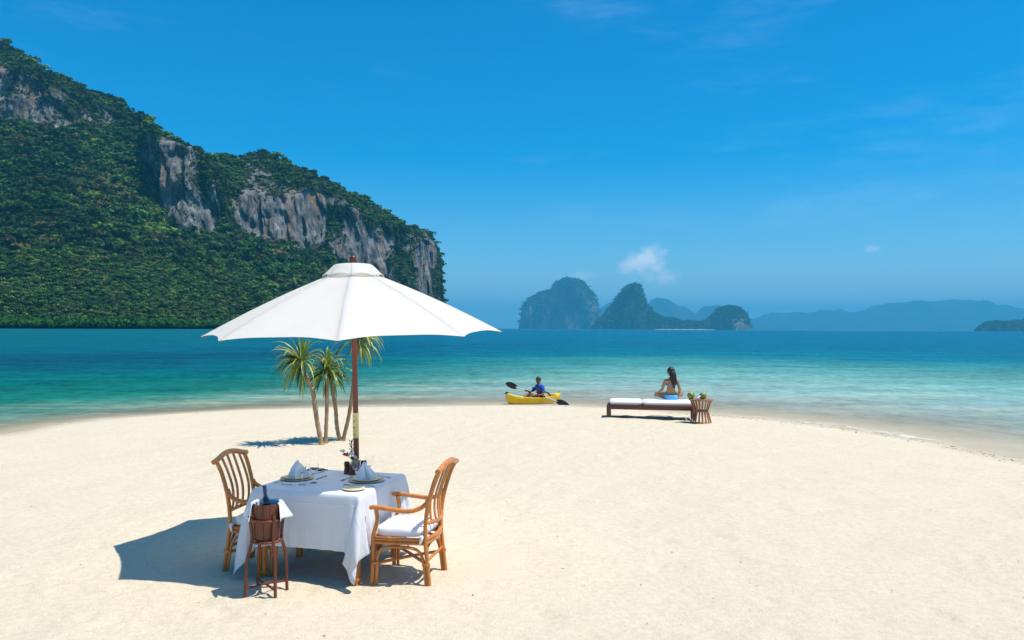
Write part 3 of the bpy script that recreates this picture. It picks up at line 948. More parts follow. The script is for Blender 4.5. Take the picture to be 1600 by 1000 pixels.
M_eye = simple('dark_eye', (0.02, 0.015, 0.012), (0.015, 0.01, 0.01), 10, 0.2, 0)
M_lip = simple('lip', (0.20, 0.06, 0.045), (0.17, 0.05, 0.04), 10, 0.4, 0)
M_hair = simple('black_hair', (0.010, 0.008, 0.007), (0.022, 0.014, 0.010), 12, 0.42, 0.6, 0.01, (16, 16, 1.5))
M_bikini = cloth_mat('light_blue_bikini', (0.10, 0.46, 0.78), wscale=300)
M_coco = simple('green_coconut_husk', (0.22, 0.33, 0.045), (0.11, 0.19, 0.03), 7, 0.4, 0.1)
M_coco_cut = simple('coconut_cut_flesh', (0.72, 0.66, 0.46), (0.6, 0.54, 0.35), 20, 0.6)
M_straw = simple('pale_straw', (0.85, 0.83, 0.72), (0.75, 0.72, 0.6), 20, 0.4)
M_pink = simple('pink_petal', (0.72, 0.32, 0.25), (0.6, 0.22, 0.18), 20, 0.6)
M_trunk = NT('screwpine_bark')
_t = M_trunk
_rg = _t.n('ShaderNodeTexWave', wave_type='BANDS', bands_direction='Z')
_rg.inputs['Scale'].default_value = 9.0; _rg.inputs['Distortion'].default_value = 3.0; _rg.inputs['Detail'].default_value = 3
_t.l(_t.coord(), _rg.inputs['Vector'])
_c = _t.ramp(_t.noise(_t.coord(), 7, 5), [(0.3, (0.30, 0.185, 0.10)), (0.7, (0.46, 0.31, 0.175))])
_c = _t.mix(1.0, _c, _t.ramp(_rg.outputs['Fac'], [(0.0, 0.72), (0.35, 1.0)]), 'MULTIPLY')
M_trunk = _t.done(_t.principled(_c, 0.85, _t.bump(_rg.outputs['Fac'], 0.5, 0.01)).outputs[0])
def leaf_mat(name, c1, c2):
    t = NT(name)
    c = t.ramp(t.noise(t.coord('Object', (3, 3, 3)), 3, 4), [(0.3, c2), (0.7, c1)])
    p = t.principled(c, 0.4, None, Specular_IOR_Level=0.5)
    tr = t.n('ShaderNodeBsdfTranslucent'); t.l(c, tr.inputs['Color'])
    ms = t.n('ShaderNodeMixShader'); ms.inputs[0].default_value = 0.25
    t.l(p.outputs[0], ms.inputs[1]); t.l(tr.outputs[0], ms.inputs[2])
    return t.done(ms.outputs[0])
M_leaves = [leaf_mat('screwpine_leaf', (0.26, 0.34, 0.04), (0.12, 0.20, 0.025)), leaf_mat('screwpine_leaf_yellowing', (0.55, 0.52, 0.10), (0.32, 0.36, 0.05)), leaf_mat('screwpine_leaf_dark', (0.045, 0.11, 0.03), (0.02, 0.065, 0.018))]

# ------------------------------------------------------------------ dining table
T_C = Vector((-1.656, 7.40, 0)); T_RZ = R(-14.4); HX, HY, T_Z = 0.515, 0.515, 0.775
T_M = Matrix.Translation(T_C) @ Matrix.Rotation(T_RZ, 4, 'Z')
table = thing('dining_table', T_C, T_RZ, 'square rattan dining table hidden under a white cloth', 'table')
m = MB(); m.box((0, 0, T_Z - 0.02), (2 * HX - 0.05, 2 * HY - 0.05, 0.036)); m.build('tabletop', M_rattan, table, bevel=0.006)
m = MB()
for s in (-1, 1):
    m.box((0, s * (HY - 0.09), T_Z - 0.085), (2 * HX - 0.2, 0.03, 0.09)); m.box((s * (HX - 0.09), 0, T_Z - 0.0851), (0.03, 2 * HY - 0.22, 0.088))
m.build('apron', M_rattan, table, bevel=0.005)
for s in (-1, 1):
    for q in (-1, 1):
        m = MB()
        for a, b in ((0, 0), (-0.036, 0), (0, -0.036), (-0.034, -0.034)):
            m.tube([(s * (HX - 0.05 + a), q * (HY - 0.06 + b), z) for z in (-0.05, 0.2, 0.5, T_Z - 0.045)], 0.0185, 10)
        m.tube([(s * (HX - 0.067), q * (HY - 0.077), 0.035), (s * (HX - 0.067), q * (HY - 0.077), 0.06)], 0.048, 12)
        m.build('leg', M_rattan, table)

# the cloth hangs and folds by its own weight
def drape(N, half, hx, hy, top, steps, seed, wind):
    g = np.random.default_rng(seed)
    ax = np.linspace(-half, half, N)
    X, Y = np.meshgrid(ax, ax, indexing='ij')
    P = np.stack([X, Y, np.full_like(X, top)], -1)
    over = np.maximum(np.abs(X) - hx, 0) + np.maximum(np.abs(Y) - hy, 0)
    pin = (np.abs(X) <= hx + 0.001) & (np.abs(Y) <= hy + 0.001)
    P[..., 2] -= over * 0.05
    w = np.where(pin, 0.0, 1.0)
    V = np.zeros_like(P)
    h = ax[1] - ax[0]
    offs = [(1, 0, h), (0, 1, h), (1, 1, h * 2 ** .5), (1, -1, h * 2 ** .5), (2, 0, 2 * h), (0, 2, 2 * h)]
    batches = []
    idx = np.arange(N * N).reshape(N, N)
    for di, dj, L in offs:
        for par in (0, 1):
            stp = 2 * max(di, 1) if di else 1
            I_, J_ = np.meshgrid(np.arange(N), np.arange(N), indexing='ij')
            if di: sel = ((I_ // di) % 2 == par)
            else: sel = ((J_ // dj) % 2 == par)
            sel &= (I_ + di < N) & (J_ + dj < N) & (J_ + dj >= 0)
            a = idx[sel]; b = idx[(I_ + di)[sel], (J_ + dj)[sel]]
            ww = w.ravel()[a] + w.ravel()[b]
            k = ww > 0
            stiff = 1.0 if max(di, abs(dj)) == 1 and not (di and dj) else (0.35 if (di and dj) else 0.03)
            batches.append((a[k], b[k], L, (w.ravel()[a] / np.maximum(ww, 1e-9))[k][:, None] * stiff, (w.ravel()[b] / np.maximum(ww, 1e-9))[k][:, None] * stiff))
    Pf = P.reshape(-1, 3); Vf = V.reshape(-1, 3); wf = w.ravel()[:, None]
    P0 = Pf.copy()
    nzf = g.normal(0, 1, Pf.shape)
    dt = 1 / 40
    for s in range(steps):
        acc = np.array([wind[0], wind[1], -9.8]) + (nzf * 0.8 if s < 40 else 0)
        Vf = (Vf + acc * dt) * 0.955
        Q = Pf + Vf * dt * wf
        for it in range(12):
            for a, b, L, wa, wb in batches:
                d = Q[b] - Q[a]
                l = np.sqrt((d * d).sum(1, keepdims=True)) + 1e-9
                c = d * ((l - L) / l)
                Q[a] += c * wa
                Q[b] -= c * wb
        # stay outside the table block
        ix = hx + 0.004 - np.abs(Q[:, 0]); iy = hy + 0.004 - np.abs(Q[:, 1])
        inn = (ix > 0) & (iy > 0) & (Q[:, 2] < top - 1e-4) & (wf[:, 0] > 0)
        px_ = inn & (ix < iy); py_ = inn & ~(ix < iy)
        Q[px_, 0] = np.sign(Q[px_, 0]) * (hx + 0.004)
        Q[py_, 1] = np.sign(Q[py_, 1]) * (hy + 0.004)
        Q[:, 2] = np.maximum(Q[:, 2], 0.03)
        Q = np.where(wf > 0, Q, P0)
        Vf = (Q - Pf) / dt
        Pf = Q
    return Pf.reshape(N, N, 3)
CL = drape(52, HX * 51 / 27, HX, HY, T_Z + 0.006, 170, 5, (-0.7, -0.15))
# ironing creases: a fold line down the middle of the front
CL = CL.copy()
def creased_linen():
    t = NT('creased_table_linen')
    v = t.coord('Object')
    col = t.ramp(t.noise(v, 5, 3), [(0.3, (0.79, 0.80, 0.83)), (0.7, (0.83, 0.84, 0.87))])
    def crease(name, c):
        d = t.math('ABSOLUTE', t.math('SUBTRACT', t.attr(name).outputs['Fac'], c))
        return t.maprange(d, 0.0, 0.012, 1.0, 0.0, True)
    cr = t.math('ADD', t.math('ADD', crease('across', -0.14), crease('across', 0.50)), t.math('ADD', crease('along', -0.62), crease('along', 0.0)))
    h = t.math('ADD', t.math('ADD', t.noise(v, 260, 2), t.math('MULTIPLY', t.noise(v, 11, 4), 2.2)), t.math('MULTIPLY', cr, 1.6))
    p = t.principled(col, 0.9, t.bump(h, 0.35, 0.005), Specular_IOR_Level=0.2, Sheen_Weight=0.1)
    tr = t.n('ShaderNodeBsdfTranslucent'); tr.inputs['Color'].default_value = (0.78, 0.79, 0.84, 1)
    ms = t.n('ShaderNodeMixShader'); ms.inputs[0].default_value = 0.16
    t.l(p.outputs[0], ms.inputs[1]); t.l(tr.outputs[0], ms.inputs[2])
    return t.done(ms.outputs[0])
_uu, _vv = np.meshgrid(np.linspace(-1, 1, len(CL)), np.linspace(-1, 1, len(CL)), indexing='ij')
cloth = link('tablecloth', grid_mesh('tablecloth', CL, creased_linen(), {'across': _uu, 'along': _vv}))
md = cloth.modifiers.new('thickness', 'SOLIDIFY'); md.thickness = 0.002; md.offset = 1
md = cloth.modifiers.new('smooth', 'SUBSURF'); md.levels = 1; md.render_levels = 1
cloth.matrix_world = T_M
props(cloth, 'white linen cloth draped over the square dining table', 'tablecloth')

# ------------------------------------------------------------------ rattan armchairs
def make_armchair(loc, rz, label):
    """x is the way the chair faces, y its left"""
    ch = thing('rattan_armchair', loc, rz, label, 'armchair', 'rattan armchairs at the dining table')
    yf, yr = 0.275, 0.235
    for s in (-1, 1):
        post = curve_pts([(-0.275, s * (yr + 0.012), -0.05), (-0.245, s * (yr + 0.004), 0.22), (-0.225, s * yr, 0.44), (-0.245, s * (yr + 0.004), 0.66), (-0.300, s * (yr + 0.012), 0.87), (-0.350, s * (yr + 0.022), 0.985)], 5)
        m = MB(); m.tube(post, 0.0185, 10); m.build('back_post', M_rattan, ch)
        m = MB(); m.tube(curve_pts([(0.235, s * yf, -0.05), (0.23, s * yf, 0.2), (0.228, s * yf, 0.40), (0.205, s * (yf + 0.004), 0.49), (0.190, s * (yf + 0.004), 0.56), (0.205, s * yf, 0.645)], 5), 0.0185, 10)
        m.build('leg', M_rattan, ch)
        # inner cane of the side, bent into an arch between front and rear leg
        m = MB(); m.tube(curve_pts([(0.195, s * (yf - 0.004), -0.05), (0.193, s * (yf - 0.004), 0.15), (0.188, s * (yf - 0.004), 0.24), (0.150, s * (yf - 0.006), 0.305), (0.06, s * (yf - 0.012), 0.325), (-0.08, s * (yr + 0.022), 0.325), (-0.165, s * (yr + 0.012), 0.30), (-0.205, s * (yr + 0.006), 0.235), (-0.222, s * (yr + 0.006), 0.15), (-0.246, s * (yr + 0.012), -0.05)], 5), 0.0135, 8)
        m.build('side_arch', M_rattan, ch)
        m = MB(); m.tube(curve_pts([(0.255, s * (yf + 0.008), 0.655), (0.20, s * (yf + 0.010), 0.662), (0.05, s * (yf + 0.014), 0.648), (-0.09, s * (yf + 0.010), 0.640), (-0.19, s * (yr + 0.026), 0.668), (-0.252, s * (yr + 0.006), 0.715)], 5), 0.020, 10)
        m.build('armrest', M_rattan, ch)
        for pts_, rr_, fl_ in (([(0.214, s * yf, 0.173), (0.214, s * yf, 0.197)], 0.030, (1.35, 0.9)), ([(-0.238, s * (yr + 0.008), 0.173), (-0.238, s * (yr + 0.008), 0.197)], 0.030, (1.2, 0.9)), ([(-0.236, s * (yr + 0.005), 0.695), (-0.252, s * (yr + 0.006), 0.735)], 0.0225, (1, 1))):
            m = MB(); m.tube(pts_, rr_, 10, flat=fl_); m.build('cane_binding', M_rattan, ch)
        m = MB()
        for dz, rr in ((0.392, 0.0165), (0.361, 0.0165)):
            m.tube([(0.222, s * (yf - 0.004), dz), (0.0, s * (yf - 0.012), dz), (-0.222, s * yr, dz)], rr, 8)
        m.build('seat_rail', M_rattan, ch)
    for s, xx_, hw in ((1, 0.226, yf), (-1, -0.226, yr)):
        m = MB()
        for dz in (0.392, 0.361):
            m.tube(curve_pts([(xx_, -hw, dz), (xx_ + (-0.03 if s < 0 else 0.0), 0, dz), (xx_, hw, dz)], 5), 0.0165, 8)
        m.build('seat_rail', M_rattan, ch)
        m = MB()
        m.tube(curve_pts([(xx_ * 1.02, -hw + 0.03, 0.20), (xx_, -hw + 0.045, 0.27), (xx_, -hw + 0.10, 0.325), (xx_, 0, 0.335), (xx_, hw - 0.10, 0.325), (xx_, hw - 0.045, 0.27), (xx_ * 1.02, hw - 0.03, 0.20)], 5), 0.0125, 8)
        m.build('end_arch', M_rattan, ch)
    m = MB(); m.tube([(0.222, -yf, 0.190), (0.0, -0.01, 0.205), (-0.235, yr, 0.190)], 0.014, 8); m.build('stretcher', M_rattan, ch)
    m = MB(); m.tube([(0.222, yf, 0.175), (0.0, 0.012, 0.178), (-0.235, -yr, 0.175)], 0.014, 8); m.build('stretcher', M_rattan, ch)
    m = MB(); m.tube([(-0.238, -yr, 0.212), (-0.24, yr, 0.212)], 0.013, 8); m.build('stretcher', M_rattan, ch)
    m = MB(); m.tube(curve_pts([(-0.352, -0.302, 0.985), (-0.354, -0.255, 0.992), (-0.360, -0.17, 1.012), (-0.368, -0.08, 1.032), (-0.370, 0, 1.036), (-0.368, 0.08, 1.032), (-0.360, 0.17, 1.012), (-0.354, 0.255, 0.992), (-0.352, 0.302, 0.985)], 4), 0.0235, 12)
    m.build('top_rail', M_rattan, ch)
    m = MB(); m.tube(curve_pts([(-0.230, -yr, 0.535), (-0.268, -0.12, 0.525), (-0.280, 0, 0.522), (-0.268, 0.12, 0.525), (-0.230, yr, 0.535)], 5), 0.0165, 8)
    m.build('lower_back_rail', M_rattan, ch)
    for yy_ in (-0.145, -0.05, 0.05, 0.145):
        b_ = 0.03 * (1 - (yy_ / 0.24) ** 2)
        zt = 1.015 + 0.022 * (1 - abs(yy_) / 0.16)
        m = MB(); m.tube(curve_pts([(-0.238 - b_, yy_, 0.52), (-0.222 - b_, yy_, 0.62), (-0.232 - b_, yy_ * 1.02, 0.74), (-0.282 - b_ * 0.8, yy_ * 1.04, 0.88), (-0.352 - b_ * 0.4, yy_ * 1.08, zt)], 5), 0.0125, 8, flat=(0.8, 1.25))
        m.build('back_slat', M_rattan, ch)
    # seat cushion with soft corners
    m = MB()
    ring = []
    n = 40
    for z_, gro in ((0.408, 0.93), (0.413, 0.985), (0.44, 1.0), (0.468, 0.985), (0.479, 0.94), (0.484, 0.8), (0.488, 0.5), (0.489, 0.15), (0.489, 0.0)):
        row = []
        for k_ in range(n + 1):
            a = 2 * math.pi * k_ / n
            c_, s_ = math.cos(a), math.sin(a)
            ex = 0.30
            qx = math.copysign(abs(c_) ** ex, c_); qy = math.copysign(abs(s_) ** ex, s_)
            wid = 0.252 - 0.028 * (0.5 - 0.5 * qx)
            row.append((0.0 + qx * 0.222 * gro + 0.004, qy * wid * gro, z_ + 0.003 * math.sin(5 * a + z_ * 40)))
        ring.append(row)
    m.sheet(ring)
    m.build('cushion', M_white, ch, auto=60)
    for s in (-1, 1):
        m = MB(); m.sheet([[(-0.205, s * (yr + 0.016), 0.44), (-0.222, s * (yr + 0.030), 0.425), (-0.205, s * (yr + 0.030), 0.37)], [(-0.170, s * (yr + 0.022), 0.435), (-0.19, s * (yr + 0.034), 0.41), (-0.180, s * (yr + 0.034), 0.355)]])
        o = m.build('cushion_tie', M_white, ch)
        o.modifiers.new('t', 'SOLIDIFY').thickness = 0.003
    return ch
make_armchair((-0.905, 7.085, 0.0), R(168.6), 'rattan armchair on the right side of the table in full sunlight')
make_armchair((-2.275, 7.40, 0.0), R(-9), 'rattan armchair on the left, partly hidden by the wine stand and cloth')

# ------------------------------------------------------------------ wine bucket stand
B_C = Vector((-2.012, 6.585, 0)); B_RZ = R(8)
stand = thing('wine_bucket_stand', B_C, B_RZ, 'red brown wooden ice bucket on a tall four legged stand', 'bucket stand')
for k in range(4):
    a = R(-58 + 90 * k)
    ca, sa = math.cos(a), math.sin(a)
    m = MB()
    m.tube(curve_pts([(ca * r_, sa * r_, z_) for r_, z_ in ((0.182, -0.03), (0.174, 0.12), (0.170, 0.25), (0.160, 0.33), (0.140, 0.40), (0.128, 0.455), (0.130, 0.53), (0.145, 0.64), (0.150, 0.665))], 5), [0.0135] * 41, 8)
    m.build('leg', M_mahog, stand)
for z_, r_, hr in ((0.625, 0.137, 0.011), (0.450, 0.122, 0.012)):
    m = MB(); m.tube([(r_ * math.cos(2 * math.pi * k / 36), r_ * math.sin(2 * math.pi * k / 36), z_) for k in range(37)], hr, 8, cap=False)
    m.build('hoop', M_mahog, stand)
for k in range(2):
    a = R(-58 + 90 * k)
    m = MB(); m.tube([(math.cos(a) * 0.172, math.sin(a) * 0.172, 0.075 + 0.004 * k), (0, 0, 0.082 + 0.008 * k), (-math.cos(a) * 0.172, -math.sin(a) * 0.172, 0.075 + 0.004 * k)], 0.0105, 8)
    m.build('stretcher', M_mahog, stand)
NST = 15
for k in range(NST):
    a0 = 2 * math.pi * (k + 0.03) / NST; a1 = 2 * math.pi * (k + 0.97) / NST
    m = MB(); b0 = len(m.v)
    zs = [(0.462, 0.104), (0.55, 0.112), (0.65, 0.118), (0.752 + 0.003 * math.sin(k * 2.3), 0.121)]
    for z_, r_ in zs:
        for rr, aa in ((r_, a0), (r_ + 0.002, (a0 + a1) / 2), (r_, a1), (r_ - 0.012, a1), (r_ - 0.012, a0)):
            m.v.append((rr * math.cos(aa), rr * math.sin(aa), z_))
    for i in range(3):
        for j in range(5):
            p_ = b0 + i * 5 + j; q_ = b0 + i * 5 + (j + 1) % 5
            m.f.append((p_, q_, q_ + 5, p_ + 5)); m.m.append(0)
    m.f.append(tuple(b0 + j for j in range(5))); m.m.append(0)
    m.f.append(tuple(b0 + 15 + j for j in range(5))); m.m.append(0)
    m.build('stave', M_mahog, stand, auto=30)
m = MB(); m.lathe([(0.0, 0.455), (0.10, 0.455), (0.10, 0.470), (0.0, 0.470)], 24); m.build('bucket_bottom', M_mahog, stand)
# bottle
bt = thing('wine_bottle', B_C + Vector((0.005, 0.045, 0.472)), 0.4, 'dark wine bottle leaning in the wooden ice bucket', 'bottle')
bt.rotation_euler = (R(3), R(-6), 0.4)
m = MB(); m.lathe([(0.0, 0.0), (0.034, 0.0), (0.037, 0.01), (0.037, 0.27), (0.034, 0.29), (0.024, 0.315), (0.0155, 0.335), (0.0145, 0.36)], 20); m.build('glass_body', M_bottle, bt)
m = MB(); m.lathe([(0.0152, 0.345), (0.0152, 0.405), (0.0172, 0.407), (0.0172, 0.418), (0.015, 0.424), (0.0, 0.424)], 20); m.build('foil_cap', M_bottle_cap, bt)
# towel over the rim, open at the front
tw = []
g_ = np.random.default_rng(4)
NA, NB = 49, 15
for i in range(NA):
    f_ = i / (NA - 1)
    a = R(-28 + 236 * f_)                      # from the right side round the back to the left side
    endw = max(0, 1 - min(f_, 1 - f_) / 0.16)
    row = []
    for j in range(NB):
        v = j / (NB - 1)
        L_in = 0.045
        L_out = 0.115 + 0.030 * math.sin(a * 3.0) + 0.055 * endw
        s_ = v * (L_in + 0.03 + L_out)
        if s_ < L_in:
            r_, z_ = 0.098 , 0.752 - (L_in - s_)
        elif s_ < L_in + 0.03:
            q_ = (s_ - L_in) / 0.03 * math.pi
            r_, z_ = 0.1135 - 0.0155 * math.cos(q_), 0.755 + 0.012 * math.sin(q_) + 0.010 * endw * 0
        else:
            q_ = s_ - L_in - 0.03
            r_, z_ = 0.130 + 0.34 * q_ * (1 + 0.5 * math.sin(a * 5)) + 0.010 * math.sin(a * 7) * q_ / 0.1, 0.752 - q_ * 0.93
        tang = endw * 0.035 * (1 if f_ > 0.5 else -1)
        row.append((r_ * math.cos(a) - tang * math.sin(a) * v, r_ * math.sin(a) + tang * math.cos(a) * v - 0.02 * endw * v, z_ + 0.004 * noise3(i * .3, j * .3, 0, 5)))
    tw.append(row)
m = MB(); m.sheet(tw)
towel = m.build('towel', M_napkin)
towel.modifiers.new('t', 'SOLIDIFY').thickness = 0.004
towel.location = B_C; towel.rotation_euler = (0, 0, B_RZ)
props(towel, 'white towel hung round the rim of the ice bucket', 'towel')

# ------------------------------------------------------------------ things on the table
TZ = T_Z + 0.008
def on_table(px, py):
    return ground(px, py, TZ)
def plate(p, r, label, mat_, name='plate', n=40, h=0.016, cat='plate', group=None):
    m = MB()
    m.lathe([(0.0, 0.003), (r * 0.55, 0.0), (r * 0.62, 0.001), (r * 0.97, h - 0.004), (r, h), (r * 0.985, h + 0.003), (r * 0.68, 0.008), (r * 0.6, 0.0055), (0.0, 0.006)], n)
    o = m.build(name, mat_)
    o.location = p
    return props(o, label, cat, group)
pl, pr_ = on_table(464, 748.6), on_table(573, 751.5)
plate(pl, 0.152, 'large beige charger plate under the left napkin', M_plate, 'charger_plate', cat='charger')
plate(pr_, 0.165, 'large beige charger plate under the right napkin', M_plate, 'charger_plate', cat='charger')
up = Vector((0, 0, 0.0085))
plate(pl + up, 0.122, 'dinner plate on the left charger with a napkin', M_plate2, 'dinner_plate')
plate(pr_ + up, 0.130, 'dinner plate on the right charger with a pointed napkin', M_plate2, 'dinner_plate')
pb = on_table(553, 765.5)
plate(pb, 0.098, 'small bread plate in the sun near the front edge of the table', M_plate2, 'bread_plate')
def napkin(p, rz, h, r, lean, label, seed):
    g = np.random.default_rng(seed)
    n = 40
    ph = g.uniform(0, 6, 4)
    rows_ = []
    for i in range(11):
        f_ = i / 10
        row = []
        for k in range(n + 1):
            a = 2 * math.pi * k / n
            star = 1 + 0.42 * math.cos(4 * a + ph[0]) * (1 - 0.5 * f_) + 0.22 * math.cos(7 * a + ph[1] + 2 * f_) + 0.12 * math.sin(11 * a + ph[2] + 3 * f_)
            rr = r * star * (1 - f_) ** 0.72 * (1 + 0.25 * math.sin(f_ * 3.1)) + 0.004
            zz = h * f_ * (1 - 0.16 * (0.5 + 0.5 * math.cos(3 * a + ph[3])) * f_)
            row.append((rr * math.cos(a) + lean[0] * f_, rr * math.sin(a) + lean[1] * f_, zz))
        rows_.append(row)
    m = MB(); m.sheet(rows_)
    o = m.build('napkin', M_napkin, auto=50)
    o.location = p; o.rotation_euler = (0, 0, rz)
    return props(o, label, 'napkin', 'folded napkins on the dinner plates')
up2 = Vector((0, 0, 0.0155))
napkin(pl + up2 + Vector((0.01, 0, 0)), 0.5, 0.165, 0.062, (0.0, 0.01), 'crumpled white napkin standing on the left dinner plate', 2)
napkin(pr_ + up2, 2.2, 0.165, 0.066, (0.012, 0.02), 'white napkin folded to a point on the right dinner plate', 9)
def glass(p, h, rb, bowl, label, kind='wine_glass'):
    o = thing(kind, p, 0, label, 'glass', 'stemmed glasses on the dining table')
    zb = h - bowl
    m = MB(); m.lathe([(0.0, 0.0), (0.032, 0.0), (0.033, 0.0015), (0.012, 0.005), (0.0045, 0.012), (0.004, zb * 0.6), (0.0055, zb - 0.002), (0.012, zb + 0.002)], 20)
    m.build('stem', M_glass, o)
    m = MB()
    pf = [(0.003, zb + 0.001)] + [(rb * math.sin(min(1.0, (k / 9) ** 0.6 * 1.0) * math.pi * 0.56), zb + bowl * (k / 9)) for k in range(1, 10)]
    inner = [(max(r_ - 0.0016, 0.0), z_ + 0.0012) for r_, z_ in reversed(pf)]
    inner[0] = (pf[-1][0] - 0.0014, pf[-1][1])
    m.lathe(pf + inner[:-1] + [(0.0, zb + 0.004)], 24)
    m.build('bowl', M_glass, o)
    return o
glass(on_table(472, 757.5), 0.190, 0.036, 0.085, 'slim wine glass in front of the left napkin')
glass(on_table(490, 754.5), 0.170, 0.045, 0.090, 'wide goblet right of the left dinner plate', 'goblet')
glass(on_table(556, 748), 0.180, 0.047, 0.105, 'large wine glass in front of the dark teal pot')
glass(on_table(577, 742), 0.175, 0.043, 0.095, 'wine glass behind the pointed napkin')
def cutlery(kind, px0, px1, label, wid=0.011):
    a = on_table(*px0); b = on_table(*px1)
    d = b - a; L = d.length
    o = thing(kind, a, math.atan2(d.y, d.x), label, kind)
    m = MB(); m.tube([(0, 0, 0.005), (L * 0.35, 0, 0.0075), (L * 0.68, 0, 0.006)], [0.0065, 0.005, 0.0038], 6, flat=(1, 0.4)); m.build('handle', M_steel, o)
    if kind == 'spoon':
        m = MB(); m.ball((L * 0.84, 0, 0.009), 1, 12, 6, s=(L * 0.16, wid * 1.7, 0.006)); m.build('spoon_bowl', M_steel, o)
    elif kind == 'fork':
        m = MB(); m.box((L * 0.74, 0, 0.007), (L * 0.14, wid * 1.9, 0.003))
        for k in range(4):
            m.tube([(L * 0.80, (k - 1.5) * wid * 0.5, 0.007), (L * 0.9, (k - 1.5) * wid * 0.55, 0.006), (L, (k - 1.5) * wid * 0.55, 0.010)], 0.0016, 5)
        m.build('tines', M_steel, o)
    else:
        m = MB(); m.box((L * 0.84, 0.001, 0.006), (L * 0.34, wid * 1.5, 0.0022), bevel if False else None); m.build('blade', M_steel, o, bevel=0.0008)
    return o
cutlery('fork', (447, 752.5), (427, 755.5), 'fork left of the left dinner plate')
cutlery('knife', (456, 758.5), (440, 757.0), 'knife beside the slim wine glass stem')
cutlery('spoon', (494, 750), (510, 744.0), 'spoon lying behind the wide goblet')
cutlery('knife', (486, 742.5), (507, 737.0), 'knife right of the left dinner plate by the brown board')
cutlery('fork', (551, 745.0), (532, 752.5), 'fork left of the right dinner plate')
cutlery('spoon', (556, 760.0), (538, 756.5), 'spoon between the bread plate and right charger')
cutlery('knife', (585, 760.5), (556, 759.0), 'knife lying along the front of the right charger')
cutlery('fork', (590, 743.8), (611, 747.0), 'fork on the right end of the table by the charger')
k_ = cutlery('knife', (562, 761.0), (531, 764.0), 'butter knife resting across the bread plate')
k_.location.z += 0.018
p_ = on_table(493, 734.5)
mn = thing('wooden_board', p_, T_RZ + 0.1, 'reddish brown board lying at the back edge of the table', 'board')
m = MB(); m.box((0, 0, 0.006), (0.155, 0.10, 0.010)); m.build('board', M_menu, mn, bevel=0.002)
m = MB(); m.tube([(0.075, 0.0, 0.006), (0.125, 0.005, 0.006)], 0.006, 8); m.build('handle', M_menu, mn)
# pepper mill, flower vase, teal pot
p_ = on_table(542, 740.5)
o = thing('pepper_mill', p_, 0, 'turned brown wooden mill left of the flower vase', 'pepper mill')
m = MB(); m.lathe([(0.0, 0), (0.029, 0.0), (0.030, 0.012), (0.027, 0.045), (0.0235, 0.062), (0.026, 0.080), (0.0285, 0.092)], 20); m.build('body', M_pot_brown, o)
m = MB(); m.lathe([(0.022, 0.092), (0.028, 0.097), (0.0275, 0.112), (0.019, 0.120), (0.0, 0.121)], 20); m.build('cap', M_pot_brown, o)
p_ = on_table(550.5, 742)
vase = thing('flower_vase', p_, 0, 'dark brown bottle vase holding red and white flowers', 'vase')
m = MB(); m.lathe([(0.0, 0), (0.033, 0.0), (0.036, 0.02), (0.034, 0.07), (0.022, 0.105), (0.0155, 0.13), (0.016, 0.165), (0.019, 0.172), (0.014, 0.172), (0.012, 0.12), (0.0, 0.11)], 20); m.build('body', M_pot_brown, vase)
def flower(px, py, rr, mat_, label, seed):
    g = np.random.default_rng(seed)
    top = at_depth(px, py, p_.y + g.uniform(-0.03, 0.02))
    o = thing('flower', p_ + Vector((0, 0, 0.12)), 0, label, 'flower', 'cut flowers in the vase')
    loc = top - (p_ + Vector((0, 0, 0.12)))
    m = MB(); m.tube(curve_pts([(0, 0, 0), (loc.x * 0.25, loc.y * 0.3, loc.z * 0.55), loc], 5), 0.0025, 5); m.build('stem', M_sprig, o)
    for k in range(9):
        a = 2 * math.pi * k / 9 * 2.4; el = 0.15 + 0.9 * (k / 9)
        d = Vector((math.cos(a) * math.cos(el), math.sin(a) * math.cos(el), math.sin(el)))
        q = d.to_track_quat('X', 'Z').to_matrix()
        m = MB(); m.ball(loc + d * rr * 0.55, 1, 8, 5, s=(rr * 0.62, rr * 0.48, rr * 0.16), rot=q); m.build('petal', mat_, o)
flower(535, 706, 0.028, M_white_petal, 'white flower, leftmost in the vase', 1)
flower(540.5, 712, 0.034, M_red_petal, 'orange red flower in the brown vase', 2)
flower(548.5, 710.5, 0.030, M_white_petal, 'white flower right of the red one, upper of two', 3)
flower(553, 716.5, 0.030, M_white_petal, 'white flower hanging lowest in front of the umbrella pole', 4)
o = thing('green_sprig', p_ + Vector((0, 0, 0.12)), 0, 'tall dark green leafy sprig rising above the flowers', 'sprig')
tp = at_depth(548.5, 689, p_.y) - (p_ + Vector((0, 0, 0.12)))
m = MB(); m.tube([(0, 0, 0), (tp.x * 0.4, 0, tp.z * 0.5), tp], 0.003, 5); m.build('stem', M_sprig, o)
for k in range(14):
    f_ = 0.35 + 0.65 * k / 13
    a = k * 2.4
    c_ = Vector((tp.x * f_, 0, tp.z * f_))
    d = Vector((math.cos(a), math.sin(a), 0.9)).normalized()
    m = MB(); m.ball(c_ + d * 0.018, 1, 6, 4, s=(0.021, 0.0075, 0.003), rot=d.to_track_quat('X', 'Z').to_matrix()); m.build('leaf', M_sprig, o)
p_ = on_table(565, 739.5)
o = thing('teal_pot', p_, 0, 'dark teal tapered pot by the umbrella pole', 'pot')
m = MB(); m.lathe([(0.0, 0), (0.031, 0.0), (0.033, 0.004), (0.045, 0.112), (0.047, 0.118), (0.042, 0.118), (0.030, 0.02), (0.0, 0.014)], 24); m.build('pot_body', M_teal_pot, o)

